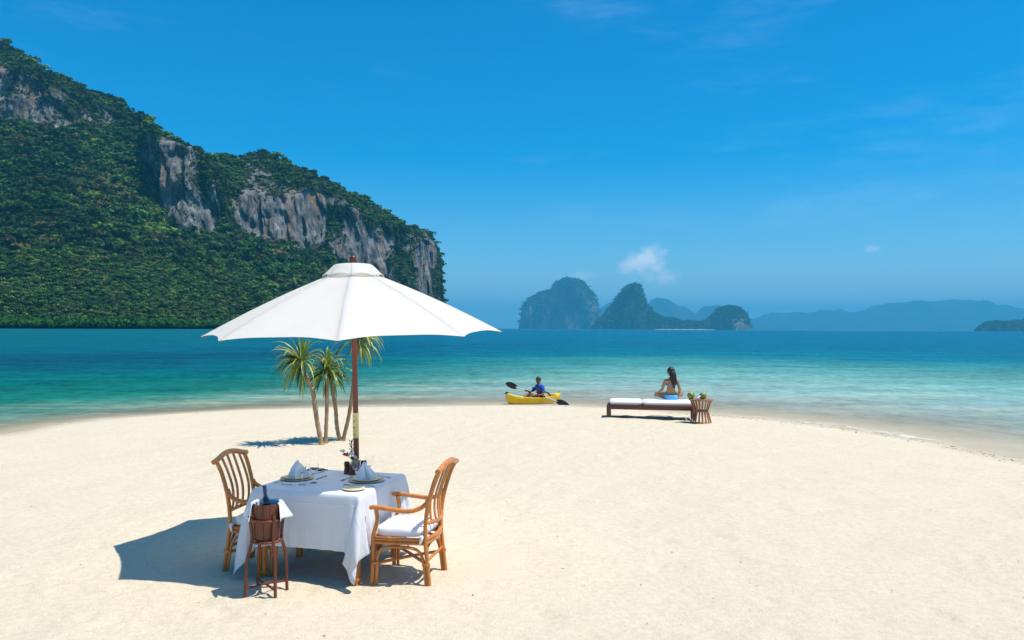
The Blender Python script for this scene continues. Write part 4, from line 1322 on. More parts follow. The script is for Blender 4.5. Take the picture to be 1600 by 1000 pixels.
# ------------------------------------------------------------------ market umbrella
UMB = thing('market_umbrella', (-1.545, 8.07, 0), 0, 'white canvas market umbrella with a dark wooden pole', 'umbrella')
UMB.rotation_euler = (0.030, -0.019, 0)
m = MB(); m.lathe([(0.0, -0.03), (0.24, -0.03), (0.25, -0.01), (0.25, 0.05), (0.22, 0.07), (0.06, 0.08), (0.05, 0.35), (0.0, 0.35)], 32); m.build('base', M_pole, UMB)
m = MB(); m.tube([(0, 0, 0.0), (0, 0, 1.09)], 0.0285, 16); m.build('lower_pole', M_pole, UMB)
m = MB(); m.tube([(0, 0, 1.092), (0, 0, 1.345)], 0.0305, 16); sl_ = m.build('pole_sleeve', M_sleeve, UMB)
for zz in (1.13, 1.20, 1.26, 1.315):
    m = MB(); m.ball((-0.012, -0.0275, zz), 0.0065, 8, 6); m.build('pin', M_gloss_black, sl_)
m = MB(); m.tube([(0, 0, 1.347), (0, 0, 2.83)], 0.0275, 16); m.build('upper_pole', M_pole, UMB)
m = MB(); m.lathe([(0.018, 2.842), (0.03, 2.848), (0.034, 2.866), (0.035, 2.89), (0.031, 2.912), (0.018, 2.926), (0.0, 2.930)], 18); m.build('finial', M_mahog, UMB)
A0 = R(-90 + 6)
RT, ZT, ZR = 1.495, 2.79, 2.135
def rib_pt(k, s):
    a = A0 + k * math.pi / 4
    r_ = 0.09 + (RT - 0.09) * s
    return Vector((r_ * math.cos(a), r_ * math.sin(a), ZT + (ZR - ZT) * s + 0.030 * math.sin(math.pi * s)))
for k in range(8):
    rows_ = []
    for i in range(25):
        s = i / 24
        A_, B_ = rib_pt(k, s), rib_pt(k + 1, s)
        row = []
        for j in range(17):
            a = j / 16
            bow = 4 * a * (1 - a)
            sc_ = s - 0.042 * bow * s ** 4
            pa = rib_pt(k, sc_).lerp(rib_pt(k + 1, sc_), a)
            pa.z -= 0.018 * bow * math.sin(math.pi * s) * s
            pa.z += 0.004 * math.sin(9 * a + k) * bow * s
            row.append(pa)
        rows_.append(row)
    m = MB(); m.sheet(rows_)
    # hem
    o = m.build('canopy_panel', M_canopy, UMB, auto=0)
    m = MB(); m.tube([rib_pt(k, s) - Vector((0, 0, 0.016)) for s in (0.0, 0.35, 0.7, 0.985)], 0.010, 6); m.build('rib', M_pole, UMB)
    mid = rib_pt(k, 0.52) - Vector((0, 0, 0.03))
    a = A0 + k * math.pi / 4
    m = MB(); m.tube([Vector((0.045 * math.cos(a), 0.045 * math.sin(a), 2.215)), mid], 0.008, 6); m.build('strut', M_pole, UMB)
    # one lobe of the vent cap
    rows_ = []
    for i in range(13):
        s = i / 12
        row = []
        for j in range(13):
            b_ = j / 12
            bow = 4 * b_ * (1 - b_)
            aa = a + b_ * math.pi / 4
            r_ = 0.02 + 0.158 * min(s / 0.45, 1) if s < 0.45 else 0.178 + 0.128 * ((s - 0.45) / 0.55)
            z_ = 2.848 - 0.012 * min(s / 0.45, 1) ** 2 if s < 0.45 else 2.836 - 0.128 * ((s - 0.45) / 0.55) ** 1.15
            rr = r_ * (1 - 0.045 * bow * s) 
            z_ += 0.030 * bow * max(0, (s - 0.6) / 0.4) ** 2
            row.append((rr * math.cos(aa), rr * math.sin(aa), z_))
        rows_.append(row)
    m = MB(); m.sheet(rows_)
    o = m.build('vent_panel', M_canopy, UMB, auto=0)
    md = o.modifiers.new('t', 'SOLIDIFY'); md.thickness = 0.004; md.offset = 0
m = MB(); m.lathe([(0.03, 2.18), (0.055, 2.18), (0.058, 2.20), (0.055, 2.235), (0.03, 2.235)], 20); m.build('runner_hub', M_pole, UMB)
m = MB(); m.lathe([(0.03, 2.72), (0.07, 2.72), (0.07, 2.765), (0.03, 2.765)], 20); m.build('top_hub', M_pole, UMB)

# ------------------------------------------------------------------ screw pines
PD = 15.1
def screwpine(label, trunks, seed):
    """trunks: list of (path in picture bearings, crown axis, number of leaves, length)"""
    g = np.random.default_rng(seed)
    b = ground(*trunks[0]['path'][0])
    root = thing('screwpine_tree', b, 0, label, 'tree', 'screw pines on the sand')
    for T in trunks:
        dep = T.get('depth', b.y)
        pts = [at_depth(px, py, dep + T.get('lean', 0) * i / len(T['path'])) - b for i, (px, py) in enumerate(T['path'])]
        pts[0].z -= 0.05
        pts = curve_pts(pts, 6)
        n = len(pts)
        rs = [T['r0'] + (T['r1'] - T['r0']) * (i / (n - 1)) ** 0.7 + 0.025 * max(0, 1 - i / 3) + 0.003 * math.sin(i * 2.1) for i in range(n)]
        m = MB(); m.tube(pts, rs, 12); m.build('trunk', M_trunk, root)
        tip = pts[-1]
        ax = Vector(T['axis']).normalized()
        q = ax.to_track_quat('Z', 'Y')
        for k in range(T['n']):
            u_ = (k + 0.5) / T['n']
            th = k * 2.39996
            el = T.get('e0', -0.5) + (T.get('e1', 1.35) - T.get('e0', -0.5)) * u_
            d = q @ Vector((math.cos(th) * math.cos(el), math.sin(th) * math.cos(el), math.sin(el)))
            L = T['len'] * g.uniform(0.75, 1.1) * (1 - 0.2 * max(0, u_ - 0.7) / 0.3)
            w = g.uniform(0.018, 0.028)
            nseg = 8
            p0 = tip + d * 0.03 - ax * 0.10 * (1 - u_)
            cur = Vector(p0); dirv = Vector(d)
            side_ = dirv.cross(Vector((0, 0, 1)))
            if side_.length < 0.1: side_ = Vector((1, 0, 0))
            side_.normalize()
            side_ = (side_ + Vector(g.normal(0, 0.35, 3))).normalized()
            droop = T.get('droop', 0.3) * g.uniform(0.6, 1.4)
            rowsL = []
            kink = g.random() < 0.35
            for i in range(nseg + 1):
                f_ = i / nseg
                ww = w * (0.55 + 1.2 * f_ if f_ < 0.3 else 0.91 * (1 - ((f_ - 0.3) / 0.7) ** 1.8)) + 0.0008
                nrm = side_.cross(dirv).normalized()
                rowsL.append([cur - side_ * ww + nrm * ww * 0.35, cur, cur + side_ * ww + nrm * ww * 0.35])
                cur = cur + dirv * (L / nseg)
                dr = droop * (0.4 + 1.2 * f_) + (0.75 if kink and i == 5 else 0)
                dirv = (dirv + Vector((0, 0, -1)) * dr * 0.55 + Vector(g.normal(0, 0.03, 3))).normalized()
                side_ = (side_ - dirv * side_.dot(dirv)).normalized()
            m = MB(); m.sheet(rowsL)
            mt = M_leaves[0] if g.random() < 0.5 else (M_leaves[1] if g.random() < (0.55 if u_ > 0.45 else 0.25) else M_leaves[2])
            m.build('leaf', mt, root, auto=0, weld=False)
    return root
screwpine('screw pine leaning left, leftmost, with a drooping crown', [dict(path=[(503, 695), (499.5, 680), (495, 655), (491.5, 630), (488.5, 610), (481, 594), (473, 578), (467, 563)], r0=0.046, r1=0.042, axis=(-0.92, -0.25, 0.35), n=84, len=0.66, droop=0.46, e0=-0.35, e1=1.3)], 1)
screwpine('upright slender screw pine, middle one, with a yellowing crown', [dict(path=[(509, 692), (509.5, 670), (510.5, 645), (511, 615), (511, 592), (511, 574)], r0=0.036, r1=0.036, axis=(0.0, -0.15, 1.0), n=76, len=0.62, droop=0.52, e0=-0.45, e1=1.3)], 2)
screwpine('forked screw pine with two trunks beside the umbrella pole', [
    dict(path=[(534, 688.5), (529, 680), (526, 662), (524.5, 640), (521, 618), (517, 598), (514, 582)], r0=0.040, r1=0.036, axis=(0.25, 0.3, 0.9), n=44, len=0.62, droop=0.6, e0=-0.5, e1=1.2),
    dict(path=[(535.5, 688), (538.5, 678), (543.5, 658), (548.5, 630), (551, 610), (555, 575), (560, 545), (563, 526)], r0=0.040, r1=0.036, axis=(0.45, -0.2, 0.8), n=76, len=0.66, droop=0.60, e0=-0.5, e1=1.2)], 3)
# ------------------------------------------------------------------ people
def skin_verts(V, E, rad, sub=2):
    me = bpy.data.meshes.new('tmp')
    me.from_pydata([tuple(v) for v in V], E, [])
    ob = bpy.data.objects.new('tmp', me)
    COL.objects.link(ob)
    ob.modifiers.new('s', 'SKIN').use_smooth_shade = True
    d = ob.modifiers.new('u', 'SUBSURF'); d.levels = sub; d.render_levels = sub
    for i, r_ in enumerate(rad):
        me.skin_vertices[0].data[i].radius = r_ if isinstance(r_, tuple) else (r_, r_)
        me.skin_vertices[0].data[i].use_root = (i == 0)
    dg = bpy.context.evaluated_depsgraph_get()
    dg.update()
    ev = ob.evaluated_get(dg).to_mesh()
    vs = [tuple(v.co) for v in ev.vertices]
    fs = [tuple(p.vertices) for p in ev.polygons]
    ob.evaluated_get(dg).to_mesh_clear()
    bpy.data.objects.remove(ob)
    bpy.data.meshes.remove(me)
    return vs, fs
def hand_fingers(m, wrist, d, palm_n, s=1.0, curl=0.6, mat=0, side=1):
    """palm and five separate bent fingers growing from the wrist along d; palm_n is the way the palm faces"""
    d = d.normalized(); palm_n = (palm_n - d * palm_n.dot(d)).normalized()
    lat = d.cross(palm_n) * side
    q = Matrix((d, lat, palm_n)).transposed()
    m.ball(wrist + d * 0.045 * s, 1, 10, 8, mat, s=(0.052 * s, 0.042 * s, 0.016 * s), rot=q)
    for k, (o_, L, r_) in enumerate(((-0.030, 0.066, 0.0075), (-0.010, 0.078, 0.008), (0.010, 0.084, 0.008), (0.030, 0.074, 0.0078))):
        p0 = wrist + d * 0.078 * s + lat * o_ * s
        p1 = p0 + (d * math.cos(curl * .6) + palm_n * math.sin(curl * .6)) * L * 0.45 * s
        p2 = p1 + (d * math.cos(curl * 1.5) + palm_n * math.sin(curl * 1.5)) * L * 0.32 * s
        p3 = p2 + (d * math.cos(curl * 2.3) + palm_n * math.sin(curl * 2.3)) * L * 0.25 * s
        m.tube([p0 - d * 0.02 * s, p0, p1, p2, p3], [r_ * s, r_ * s, r_ * 0.95 * s, r_ * 0.85 * s, r_ * 0.55 * s], 7, mat)
    p0 = wrist + d * 0.025 * s + lat * 0.034 * s
    p1 = p0 + (d * 0.55 + lat * 0.7 + palm_n * 0.3).normalized() * 0.034 * s
    p2 = p1 + (d * 0.8 + palm_n * 0.7 * curl + lat * 0.15).normalized() * 0.030 * s
    m.tube([p0 - lat * 0.012 * s, p0, p1, p2], [0.011 * s, 0.0105 * s, 0.0095 * s, 0.006 * s], 7, mat)
def head_mesh(m, c, fwd, s=1.0, skin=0, eye=1, lip=2):
    """head with jaw, nose, eyes, mouth and ears; c is the middle of the skull"""
    upv = Vector((0, 0, 1)); fwd = fwd.normalized(); rt = fwd.cross(upv).normalized(); upv = rt.cross(fwd).normalized()
    q = Matrix((rt, fwd, upv)).transposed()
    T = lambda x, y, z: Vector(c) + q @ Vector((x, y, z)) * s
    n, k = 20, 16
    rows_ = []
    for i in range(k + 1):
        ph = math.pi * i / k
        z = -math.cos(ph) * 0.118
        row = []
        for j in range(n + 1):
            a = 2 * math.pi * j / n
            x = math.sin(ph) * math.cos(a) * 0.076; y = math.sin(ph) * math.sin(a) * 0.096
            if z < 0:                                   # narrower jaw, chin to the front
                kk = min(1, -z / 0.118)
                x *= 1 - 0.28 * kk
                y = y * (1 - 0.22 * kk) + 0.022 * kk
            if y > 0.06 and -0.03 < z < 0.03: y -= 0.006
            row.append(T(x, y, z))
        rows_.append(row)
    m.sheet(rows_, skin)
    m.tube([T(0, 0.086, 0.022), T(0, 0.103, -0.006), T(0, 0.110, -0.024), T(0, 0.094, -0.034)], [0.007 * s, 0.010 * s, 0.013 * s, 0.008 * s], 8, skin)
    for sg in (-1, 1):
        m.ball(T(sg * 0.031, 0.083, 0.012), 0.0105 * s, 8, 6, eye, s=(1.3, 0.6, 0.6), rot=q)
        m.tube([T(sg * 0.050, 0.080, 0.032), T(sg * 0.030, 0.091, 0.036), T(sg * 0.014, 0.091, 0.032)], 0.0045 * s, 6, eye)
        m.ball(T(sg * 0.078, -0.004, 0.0), 1, 8, 6, skin, s=(0.010 * s, 0.020 * s, 0.032 * s), rot=q)
    m.tube([T(-0.024, 0.082, -0.060), T(0, 0.092, -0.058), T(0.024, 0.082, -0.060)], [0.003 * s, 0.0065 * s, 0.003 * s], 6, lip)

# kayak drawn up at the waterline ------------------------------------
k_bow = ground(793.5, 631.5, WATER_Z); k_stern = ground(873, 626.0, WATER_Z)
k_c = (k_bow + k_stern) / 2
kd = (k_bow - k_stern); KL = kd.length + 0.15
K_RZ = math.atan2(kd.y, kd.x)
kay = thing('kayak', (k_c.x, k_c.y, WATER_Z - 0.02), K_RZ, 'yellow sit-on-top kayak afloat at the edge of the beach', 'kayak')
NS, NR = 49, 28
rows_ = []
for i in range(NS):
    tt = -1 + 2 * i / (NS - 1)
    ta = abs(tt)
    hw = 0.36 * max(0.0, 1 - ta ** 2.3) ** 0.85 + 0.006
    zk = -0.06 + 0.20 * ta ** 5
    zd = 0.19 + (0.15 if tt > 0 else 0.07) * ta ** 2.4
    x = tt * KL / 2
    row = []
    for j in range(NR + 1):
        a = 2 * math.pi * j / NR                       # 0 = right gunwale, goes under the hull
        c_, s_ = math.cos(a), math.sin(a)
        if s_ <= 0:                                    # hull
            y = math.copysign(abs(c_) ** 0.55, c_) * hw * (1 - 0.10 * abs(s_))
            z = zd + (zk - zd) * abs(s_) ** 0.9
        else:                                          # deck
            y = math.copysign(abs(c_) ** 0.8, c_) * hw
            z = zd + 0.035 * s_ * (0.4 + 0.6 * ta)
            inn = max(0, 1 - (abs(y) / (0.26)) ** 6) if abs(y) < 0.26 else 0
            well = max(0, min(1, (0.62 - abs(tt + 0.06)) / 0.10)) * (hw > 0.25)
            z -= 0.17 * inn * well
        row.append((x, y, z))
    rows_.append(row)
m = MB(); m.sheet(rows_); m.build('hull', M_yellow, kay, auto=50)
m = MB(); m.tube([(KL / 2 - 0.10, 0, 0.35), (KL / 2 - 0.02, 0, 0.375), (KL / 2 + 0.02, 0, 0.34)], [0.03, 0.035, 0.028], 8); m.build('bow_toggle', M_gloss_black, kay)
m = MB(); m.tube([(-KL / 2 + 0.10, 0, 0.275), (-KL / 2 + 0.02, 0, 0.285)], [0.02, 0.025], 8); m.build('stern_toggle', M_gloss_black, kay)
m = MB(); m.tube([(-0.42, -0.30, 0.215), (-0.44, -0.2, 0.30), (-0.45, 0, 0.33), (-0.44, 0.2, 0.30), (-0.42, 0.30, 0.215)], 0.022, 8); m.build('seat_back', M_gloss_black, kay)
for s in (-1, 1):
    m = MB(); m.tube([(-0.10, s * 0.335, 0.16), (-0.06, s * 0.352, 0.20), (0.02, s * 0.356, 0.20), (0.06, s * 0.35, 0.16)], 0.010, 6); m.build('carry_handle', M_gloss_black, kay)
# paddler: +x forward (towards the bow), y to his left
KM = Matrix.Translation((k_c.x, k_c.y, WATER_Z - 0.02)) @ Matrix.Rotation(K_RZ, 4, 'Z')
seat_l = Vector((-0.26, 0, 0.055))
man = thing('person', KM @ seat_l, K_RZ, 'man in a blue shirt sitting in the yellow kayak holding a paddle', 'person', None)
f = 0.94
V = [(0, 0, 0.09), (0.0, 0, 0.24), (0.03, 0, 0.38), (0.05, 0, 0.485), (0.07, 0, 0.555), (0.08, 0, 0.61),
     (0.045, -0.165, 0.465), (0.20, -0.27, 0.26), (0.385, -0.235, 0.355), (0.045, 0.165, 0.465), (0.10, 0.285, 0.235), (0.29, 0.235, 0.215),
     (0.04, -0.10, 0.08), (0.40, -0.17, 0.235), (0.70, -0.12, 0.08), (0.82, -0.12, 0.10), (0.04, 0.10, 0.08), (0.40, 0.17, 0.235), (0.70, 0.12, 0.08), (0.82, 0.12, 0.10)]
V = [Vector(v) * f for v in V]
E = [(0, 1), (1, 2), (2, 3), (3, 4), (4, 5), (3, 6), (6, 7), (7, 8), (3, 9), (9, 10), (10, 11), (0, 12), (12, 13), (13, 14), (14, 15), (0, 16), (16, 17), (17, 18), (18, 19)]
rad = [(0.13, 0.10), (0.125, 0.095), (0.145, 0.10), (0.10, 0.075), 0.055, 0.05, 0.058, 0.042, 0.028, 0.058, 0.042, 0.028, 0.085, 0.060, 0.040, 0.03, 0.085, 0.060, 0.040, 0.03]
rad = [tuple(x * f for x in r_) if isinstance(r_, tuple) else r_ * f for r_ in rad]
vs, fs = skin_verts(V, E, rad)
m = MB(); m.add(vs, fs)
hfwd = Vector((0.88, 0.45, -0.12))
hc = Vector((0.09, 0.0, 0.685)) * f
head_mesh(m, hc, hfwd, 0.96)
pr0, pr1 = V[8], V[11]
sh = (pr1 - pr0).normalized()
hand_fingers(m, pr0 - Vector((0.05, 0.0, 0.03)), Vector((0.8, 0.1, 0.35)), Vector((0.2, 0, -1)), 0.95, 0.95, side=-1)
hand_fingers(m, pr1 - Vector((0.055, 0.0, -0.01)), Vector((0.9, -0.1, 0.1)), Vector((0.2, 0, -1)), 0.95, 0.95)
m.build('body', [M_skin_m, M_eye, M_lip], man, auto=0)
# shirt with short sleeves
V2 = [V[0] + Vector((0, 0, 0.0)), V[1], V[2], V[3], V[4] * 1.0, V[6], V[6].lerp(V[7], 0.62), V[9], V[9].lerp(V[10], 0.62)]
r2 = [(0.142, 0.112), (0.138, 0.108), (0.158, 0.114), (0.115, 0.09), 0.060, 0.084, 0.070, 0.084, 0.070]
vs, fs = skin_verts(V2, [(0, 1), (1, 2), (2, 3), (3, 4), (3, 5), (5, 6), (3, 7), (7, 8)], [tuple(x * f for x in r_) if isinstance(r_, tuple) else r_ * f for r_ in r2])
m = MB(); m.add(vs, fs); m.build('shirt', M_shirt, man, auto=0)
V3 = [V[0], V[12], V[12].lerp(V[13], 0.62), V[16], V[16].lerp(V[17], 0.62)]
vs, fs = skin_verts(V3, [(0, 1), (1, 2), (0, 3), (3, 4)], [(0.135, 0.11), 0.095, 0.082, 0.095, 0.082])
m = MB(); m.add(vs, fs); m.build('shorts', M_shorts, man, auto=0)
m = MB()
fw = hfwd.normalized(); rt = fw.cross(Vector((0, 0, 1))).normalized(); upv = rt.cross(fw)
q = Matrix((rt, fw, upv)).transposed()
m.ball(hc + q @ Vector((0, -0.014, 0.030)), 1, 16, 12, s=(0.082, 0.096, 0.100), rot=q)
m.build('hair', M_hair, man, auto=0)
# paddle across his hands
pad = thing('paddle', KM @ (seat_l + (pr0 + pr1) / 2), K_RZ, 'double bladed paddle with black blades held by the kayaker', 'paddle')
d = (pr0 - pr1).normalized()
d = (d + Vector((0.10, 0, -0.05))).normalized()
HL = 1.12
def seg_t(a, b, r_, nm, mt_):
    m = MB(); m.tube([d * a, d * b], r_, 10); m.build(nm, mt_, pad)
pad.location -= KM.to_3x3() @ d * 0.15
seg_t(-0.80, -0.34, 0.017, 'shaft', M_white_pl); seg_t(-0.34, -0.02, 0.018, 'grip', M_gloss_black); seg_t(-0.02, 0.20, 0.017, 'shaft', M_white_pl)
seg_t(0.20, 0.46, 0.018, 'grip', M_gloss_black); seg_t(0.46, 0.80, 0.017, 'shaft', M_white_pl)
for sg in (-1, 1):
    m = MB()
    bx_ = d * sg; wv_ = Vector((0.15, 0.1, 1)); wv_ = (wv_ - bx_ * wv_.dot(bx_)).normalized(); nv_ = bx_.cross(wv_)
    rows_ = []
    for i in range(11):
        f_ = i / 10
        w_ = 0.020 + 0.085 * math.sin(math.pi * min(1, f_ * 0.92 + 0.06)) ** 0.7
        c_ = bx_ * (0.76 + 0.46 * f_)
        rows_.append([c_ + wv_ * w_ * y_ + nv_ * (0.02 * y_ * y_) for y_ in (-1, -0.5, 0, 0.5, 1)])
    m.sheet(rows_)
    o = m.build('blade', M_gloss_black, pad)
    o.modifiers.new('t', 'SOLIDIFY').thickness = 0.008

# ------------------------------------------------------------------ daybed and woman
bl = ground(947.5, 652.8); br = ground(1088, 656.0)
dvec = (br - bl); BL = dvec.length
D_RZ = math.atan2(dvec.y, dvec.x)
bed = thing('daybed', bl, D_RZ, 'low dark wooden daybed with white cushions facing the sea', 'daybed')
BW = 0.82
for x in (0.045, BL - 0.045):
    for y in (0.045, BW - 0.045):
        m = MB(); m.box((x, y, 0.133), (0.085, 0.085, 0.335)); m.build('leg', M_dark, bed, bevel=0.006)
for y in (0.028, BW - 0.028):
    m = MB(); m.box((BL / 2, y, 0.268), (BL - 0.184, 0.045, 0.108)); m.build('side_rail', M_dark, bed, bevel=0.005)
for x in (0.03, BL - 0.03):
    m = MB(); m.box((x, BW / 2, 0.268), (0.045, BW - 0.184, 0.104)); m.build('end_rail', M_dark, bed, bevel=0.005)
for k in range(16):
    x = 0.12 + (BL - 0.24) * k / 15
    m = MB(); m.box((x, BW / 2, 0.305), (0.085, BW - 0.12, 0.02)); m.build('deck_slat', M_dark, bed, bevel=0.003)
def pad_mesh(x0, x1, y0, y1, z0, z1, r_=0.045):
    m = MB(); rows_ = []
    n = 44
    for fz, gr in ((0.0, -0.03), (0.10, -0.006), (0.5, 0.004), (0.86, -0.008), (0.98, -0.05), (1.0, -0.16), (1.02, -0.32), (1.02, -9)):
        row = []
        for k in range(n + 1):
            a = 2 * math.pi * k / n
            c_, s_ = math.cos(a), math.sin(a)
            ex = 0.22
            qx = math.copysign(abs(c_) ** ex, c_); qy = math.copysign(abs(s_) ** ex, s_)
            hx_, hy_ = max(0, (x1 - x0) / 2 + gr), max(0, (y1 - y0) / 2 + gr)
            row.append(((x0 + x1) / 2 + qx * hx_, (y0 + y1) / 2 + qy * hy_, z0 + (z1 - z0) * fz + 0.004 * math.sin(a * 6 + fz * 9)))
        rows_.append(row)
    m.sheet(rows_)
    return m
m = pad_mesh(0.07, 0.875, 0.05, BW - 0.05, 0.322, 0.435); m.build('cushion', M_white, bed, auto=60)
m = pad_mesh(0.885, BL - 0.06, 0.05, BW - 0.05, 0.322, 0.432); m.build('cushion', M_white, bed, auto=60)

ws = at_depth(1048.5, 630, bl.y + 0.34)
wz = 0.425
wom = thing('person', (ws.x, ws.y, wz), 0.0, 'woman in a light blue bikini seen from behind on the daybed', 'person')
# x to her right, +y the way she faces (the sea)
V = [(0, 0, 0.095), (0.0, 0.01, 0.20), (0.0, 0.0, 0.32), (0.0, 0.0, 0.44), (0.0, 0.0, 0.525), (0.0, 0.015, 0.60),
     (-0.15, 0.0, 0.49), (-0.215, 0.06, 0.25), (-0.315, 0.20, 0.145), (0.15, 0.0, 0.49), (0.225, -0.01, 0.235), (0.175, 0.07, 0.045),
     (-0.09, 0.05, 0.085), (-0.345, 0.30, 0.125), (-0.02, 0.44, 0.06), (0.05, 0.47, 0.05), (0.09, 0.05, 0.085), (0.345, 0.30, 0.135), (0.03, 0.50, 0.07), (-0.05, 0.53, 0.05)]
E = [(0, 1), (1, 2), (2, 3), (3, 4), (4, 5), (3, 6), (6, 7), (7, 8), (3, 9), (9, 10), (10, 11), (0, 12), (12, 13), (13, 14), (14, 15), (0, 16), (16, 17), (17, 18), (18, 19)]
rad = [(0.155, 0.105), (0.118, 0.085), (0.118, 0.085), (0.130, 0.080), 0.055, 0.047, 0.048, 0.036, 0.026, 0.048, 0.036, 0.026, 0.092, 0.060, 0.040, 0.030, 0.092, 0.060, 0.040, 0.030]
vs, fs = skin_verts([Vector(v) for v in V], E, rad)
m = MB(); m.add(vs, fs)
hfwd = Vector((-0.72, 0.68, -0.05))
hc = Vector((-0.012, 0.02, 0.705))
head_mesh(m, hc, hfwd, 0.94)
hand_fingers(m, Vector(V[8]) - Vector((0.0, 0.0, 0.0)), Vector((-0.25, 0.7, -0.45)), Vector((0, -0.2, -1)), 0.9, 0.35)
hand_fingers(m, Vector(V[11]), Vector((0.1, 0.6, -0.35)), Vector((0, -0.1, -1)), 0.9, 0.2)
m.build('body', [M_skin_w, M_eye, M_lip], wom, auto=0)
m = MB(); rows_ = []
for z_, rx_, ry_, cy in ((0.008, 0.158, 0.115, 0.02), (0.03, 0.168, 0.122, 0.015), (0.075, 0.170, 0.120, 0.01), (0.122, 0.163, 0.114, 0.008), (0.128, 0.156, 0.108, 0.008)):
    rows_.append([(rx_ * math.cos(2 * math.pi * k / 28), cy + ry_ * math.sin(2 * math.pi * k / 28), z_ + 0.006 * math.cos(2 * math.pi * k / 14)) for k in range(29)])
m.sheet(rows_); m.build('bikini_bottom', M_bikini, wom, auto=0)
m = MB()
m.tube([(0.128 * math.cos(2 * math.pi * k / 24), -0.002 + 0.098 * math.sin(2 * math.pi * k / 24), 0.375) for k in range(25)], 0.0035, 6, cap=False)
for s in (-1, 1): m.ball((s * 0.06, 0.085, 0.385), 1, 10, 8, s=(0.06, 0.045, 0.055))
m.build('bikini_top', M_bikini, wom, auto=0)
# long hair: cap and a fall of locks down the back
m = MB()
fw = hfwd.normalized(); rt = fw.cross(Vector((0, 0, 1))).normalized(); upv = rt.cross(fw)
q = Matrix((rt, fw, upv)).transposed()
m.ball(hc + q @ Vector((0, -0.018, 0.018)), 1, 18, 14, s=(0.086, 0.100, 0.112), rot=q)
g = np.random.default_rng(8)
for k in range(46):
    u_ = g.uniform(-1, 1); v_ = g.uniform(0, 1)
    st = hc + Vector((0.035 + u_ * 0.062, -0.060 - 0.03 * (1 - u_ * u_), 0.02 - 0.02 * v_))
    L = 0.33 + 0.10 * g.random() - 0.08 * u_ * u_
    pts = [st, st + Vector((0.012 + 0.012 * u_, -0.030, -0.12)), st + Vector((0.025 + 0.010 * u_ + g.normal(0, .008), -0.030 + 0.02 * v_, -0.24)), st + Vector((0.032 - 0.014 * u_ + g.normal(0, .012), -0.015 + 0.02 * v_, -L))]
    m.tube(curve_pts(pts, 4), [0.017, 0.018, 0.018, 0.018, 0.018, 0.018, 0.017, 0.016, 0.014, 0.012, 0.009, 0.006, 0.002], 6)
m.build('hair', M_hair, wom, auto=0)

# ------------------------------------------------------------------ side table with coconuts
sc_ = ground(1098.5, 661.0) + Vector((0, 0.22, 0))
st = thing('side_table', sc_, 0.1, 'round slatted hourglass side table at the right end of the daybed', 'side table')
m = MB(); m.lathe([(0.0, 0.515), (0.275, 0.515), (0.285, 0.522), (0.285, 0.538), (0.275, 0.545), (0.0, 0.545)], 40); m.build('tabletop', M_teak, st)
m = MB(); m.lathe([(0.150, 0.245), (0.172, 0.245), (0.176, 0.255), (0.176, 0.275), (0.172, 0.285), (0.150, 0.285), (0.150, 0.245)], 36); m.build('waist_ring', M_teak, st)
NSL = 18
proto_u = proto_l = None
for k in range(NSL):
    a = 2 * math.pi * k / NSL
    if k == 0:
        m = MB(); m.tube([(0.168, 0, 0.275), (0.205, 0, 0.40), (0.245, 0, 0.518)], 0.014, 8, flat=(0.8, 1.3)); proto_u = m.build('upper_slat', M_teak, st)
        m = MB(); m.tube([(0.252, 0, -0.04), (0.205, 0, 0.13), (0.168, 0, 0.262)], 0.014, 8, flat=(0.8, 1.3)); proto_l = m.build('lower_slat', M_teak, st)
    else:
        for pr0 in (proto_u, proto_l):
            c = pr0.copy(); COL.objects.link(c); c.parent = st; c.rotation_euler = (0, 0, a)
def coconut(px, py, label, tilt, flower_=False, straw=1):
    p_ = ground(px, py, 0.545)
    p_ = Vector((p_.x, sc_.y + (0.02 if flower_ else -0.03), sc_.z + 0.545))
    o = thing('coconut', p_, 0, label, 'coconut', 'green drinking coconuts on the side table')
    m = MB()
    n = 22
    rows_ = []
    for i in range(15):
        ph = math.pi * 0.84 * i / 14
        rows_.append([(0.088 * math.sin(ph) * math.cos(2 * math.pi * k / n) * (1 + 0.03 * math.cos(6 * math.pi * k / n)), 0.088 * math.sin(ph) * math.sin(2 * math.pi * k / n), 0.082 - 0.084 * math.cos(ph) * 1.0) for k in range(n + 1)])
    m.sheet(rows_)
    m.build('husk', M_coco, o, auto=0)
    z_ = 0.082 - 0.084 * math.cos(math.pi * 0.84); r_ = 0.088 * math.sin(math.pi * 0.84)
    m = MB(); m.lathe([(r_ + 0.002, z_ - 0.003), (r_, z_ + 0.004), (r_ * 0.55, z_ + 0.003), (r_ * 0.45, z_ - 0.02), (0, z_ - 0.02)], 20); m.build('cut_top', M_coco_cut, o)
    for s in range(straw):
        m = MB(); m.tube([(0, 0, z_ - 0.02), (0.03 + 0.02 * s, -0.01, z_ + 0.07), (0.055 + 0.02 * s, -0.01, z_ + 0.10)], 0.005, 6); m.build('straw', M_straw, o)
    if flower_:
        for k in range(5):
            a = 2 * math.pi * k / 5
            d_ = Vector((math.cos(a), math.sin(a), 0.6)).normalized()
            m = MB(); m.ball(Vector((-0.035, -0.02, z_ + 0.03)) + d_ * 0.03, 1, 8, 5, s=(0.032, 0.018, 0.006), rot=d_.to_track_quat('X', 'Z').to_matrix()); m.build('petal', M_pink, o)
    o.rotation_euler = (0, tilt, 0.3)
coconut(1089.5, 627, 'green coconut with a pink flower and straw, left on the side table', -0.10, True)
coconut(1107, 627, 'green coconut with a straw, right on the side table', 0.06)
p_ = ground(1099, 627, 0.545); p_ = Vector((p_.x, sc_.y - 0.06, sc_.z + 0.545))
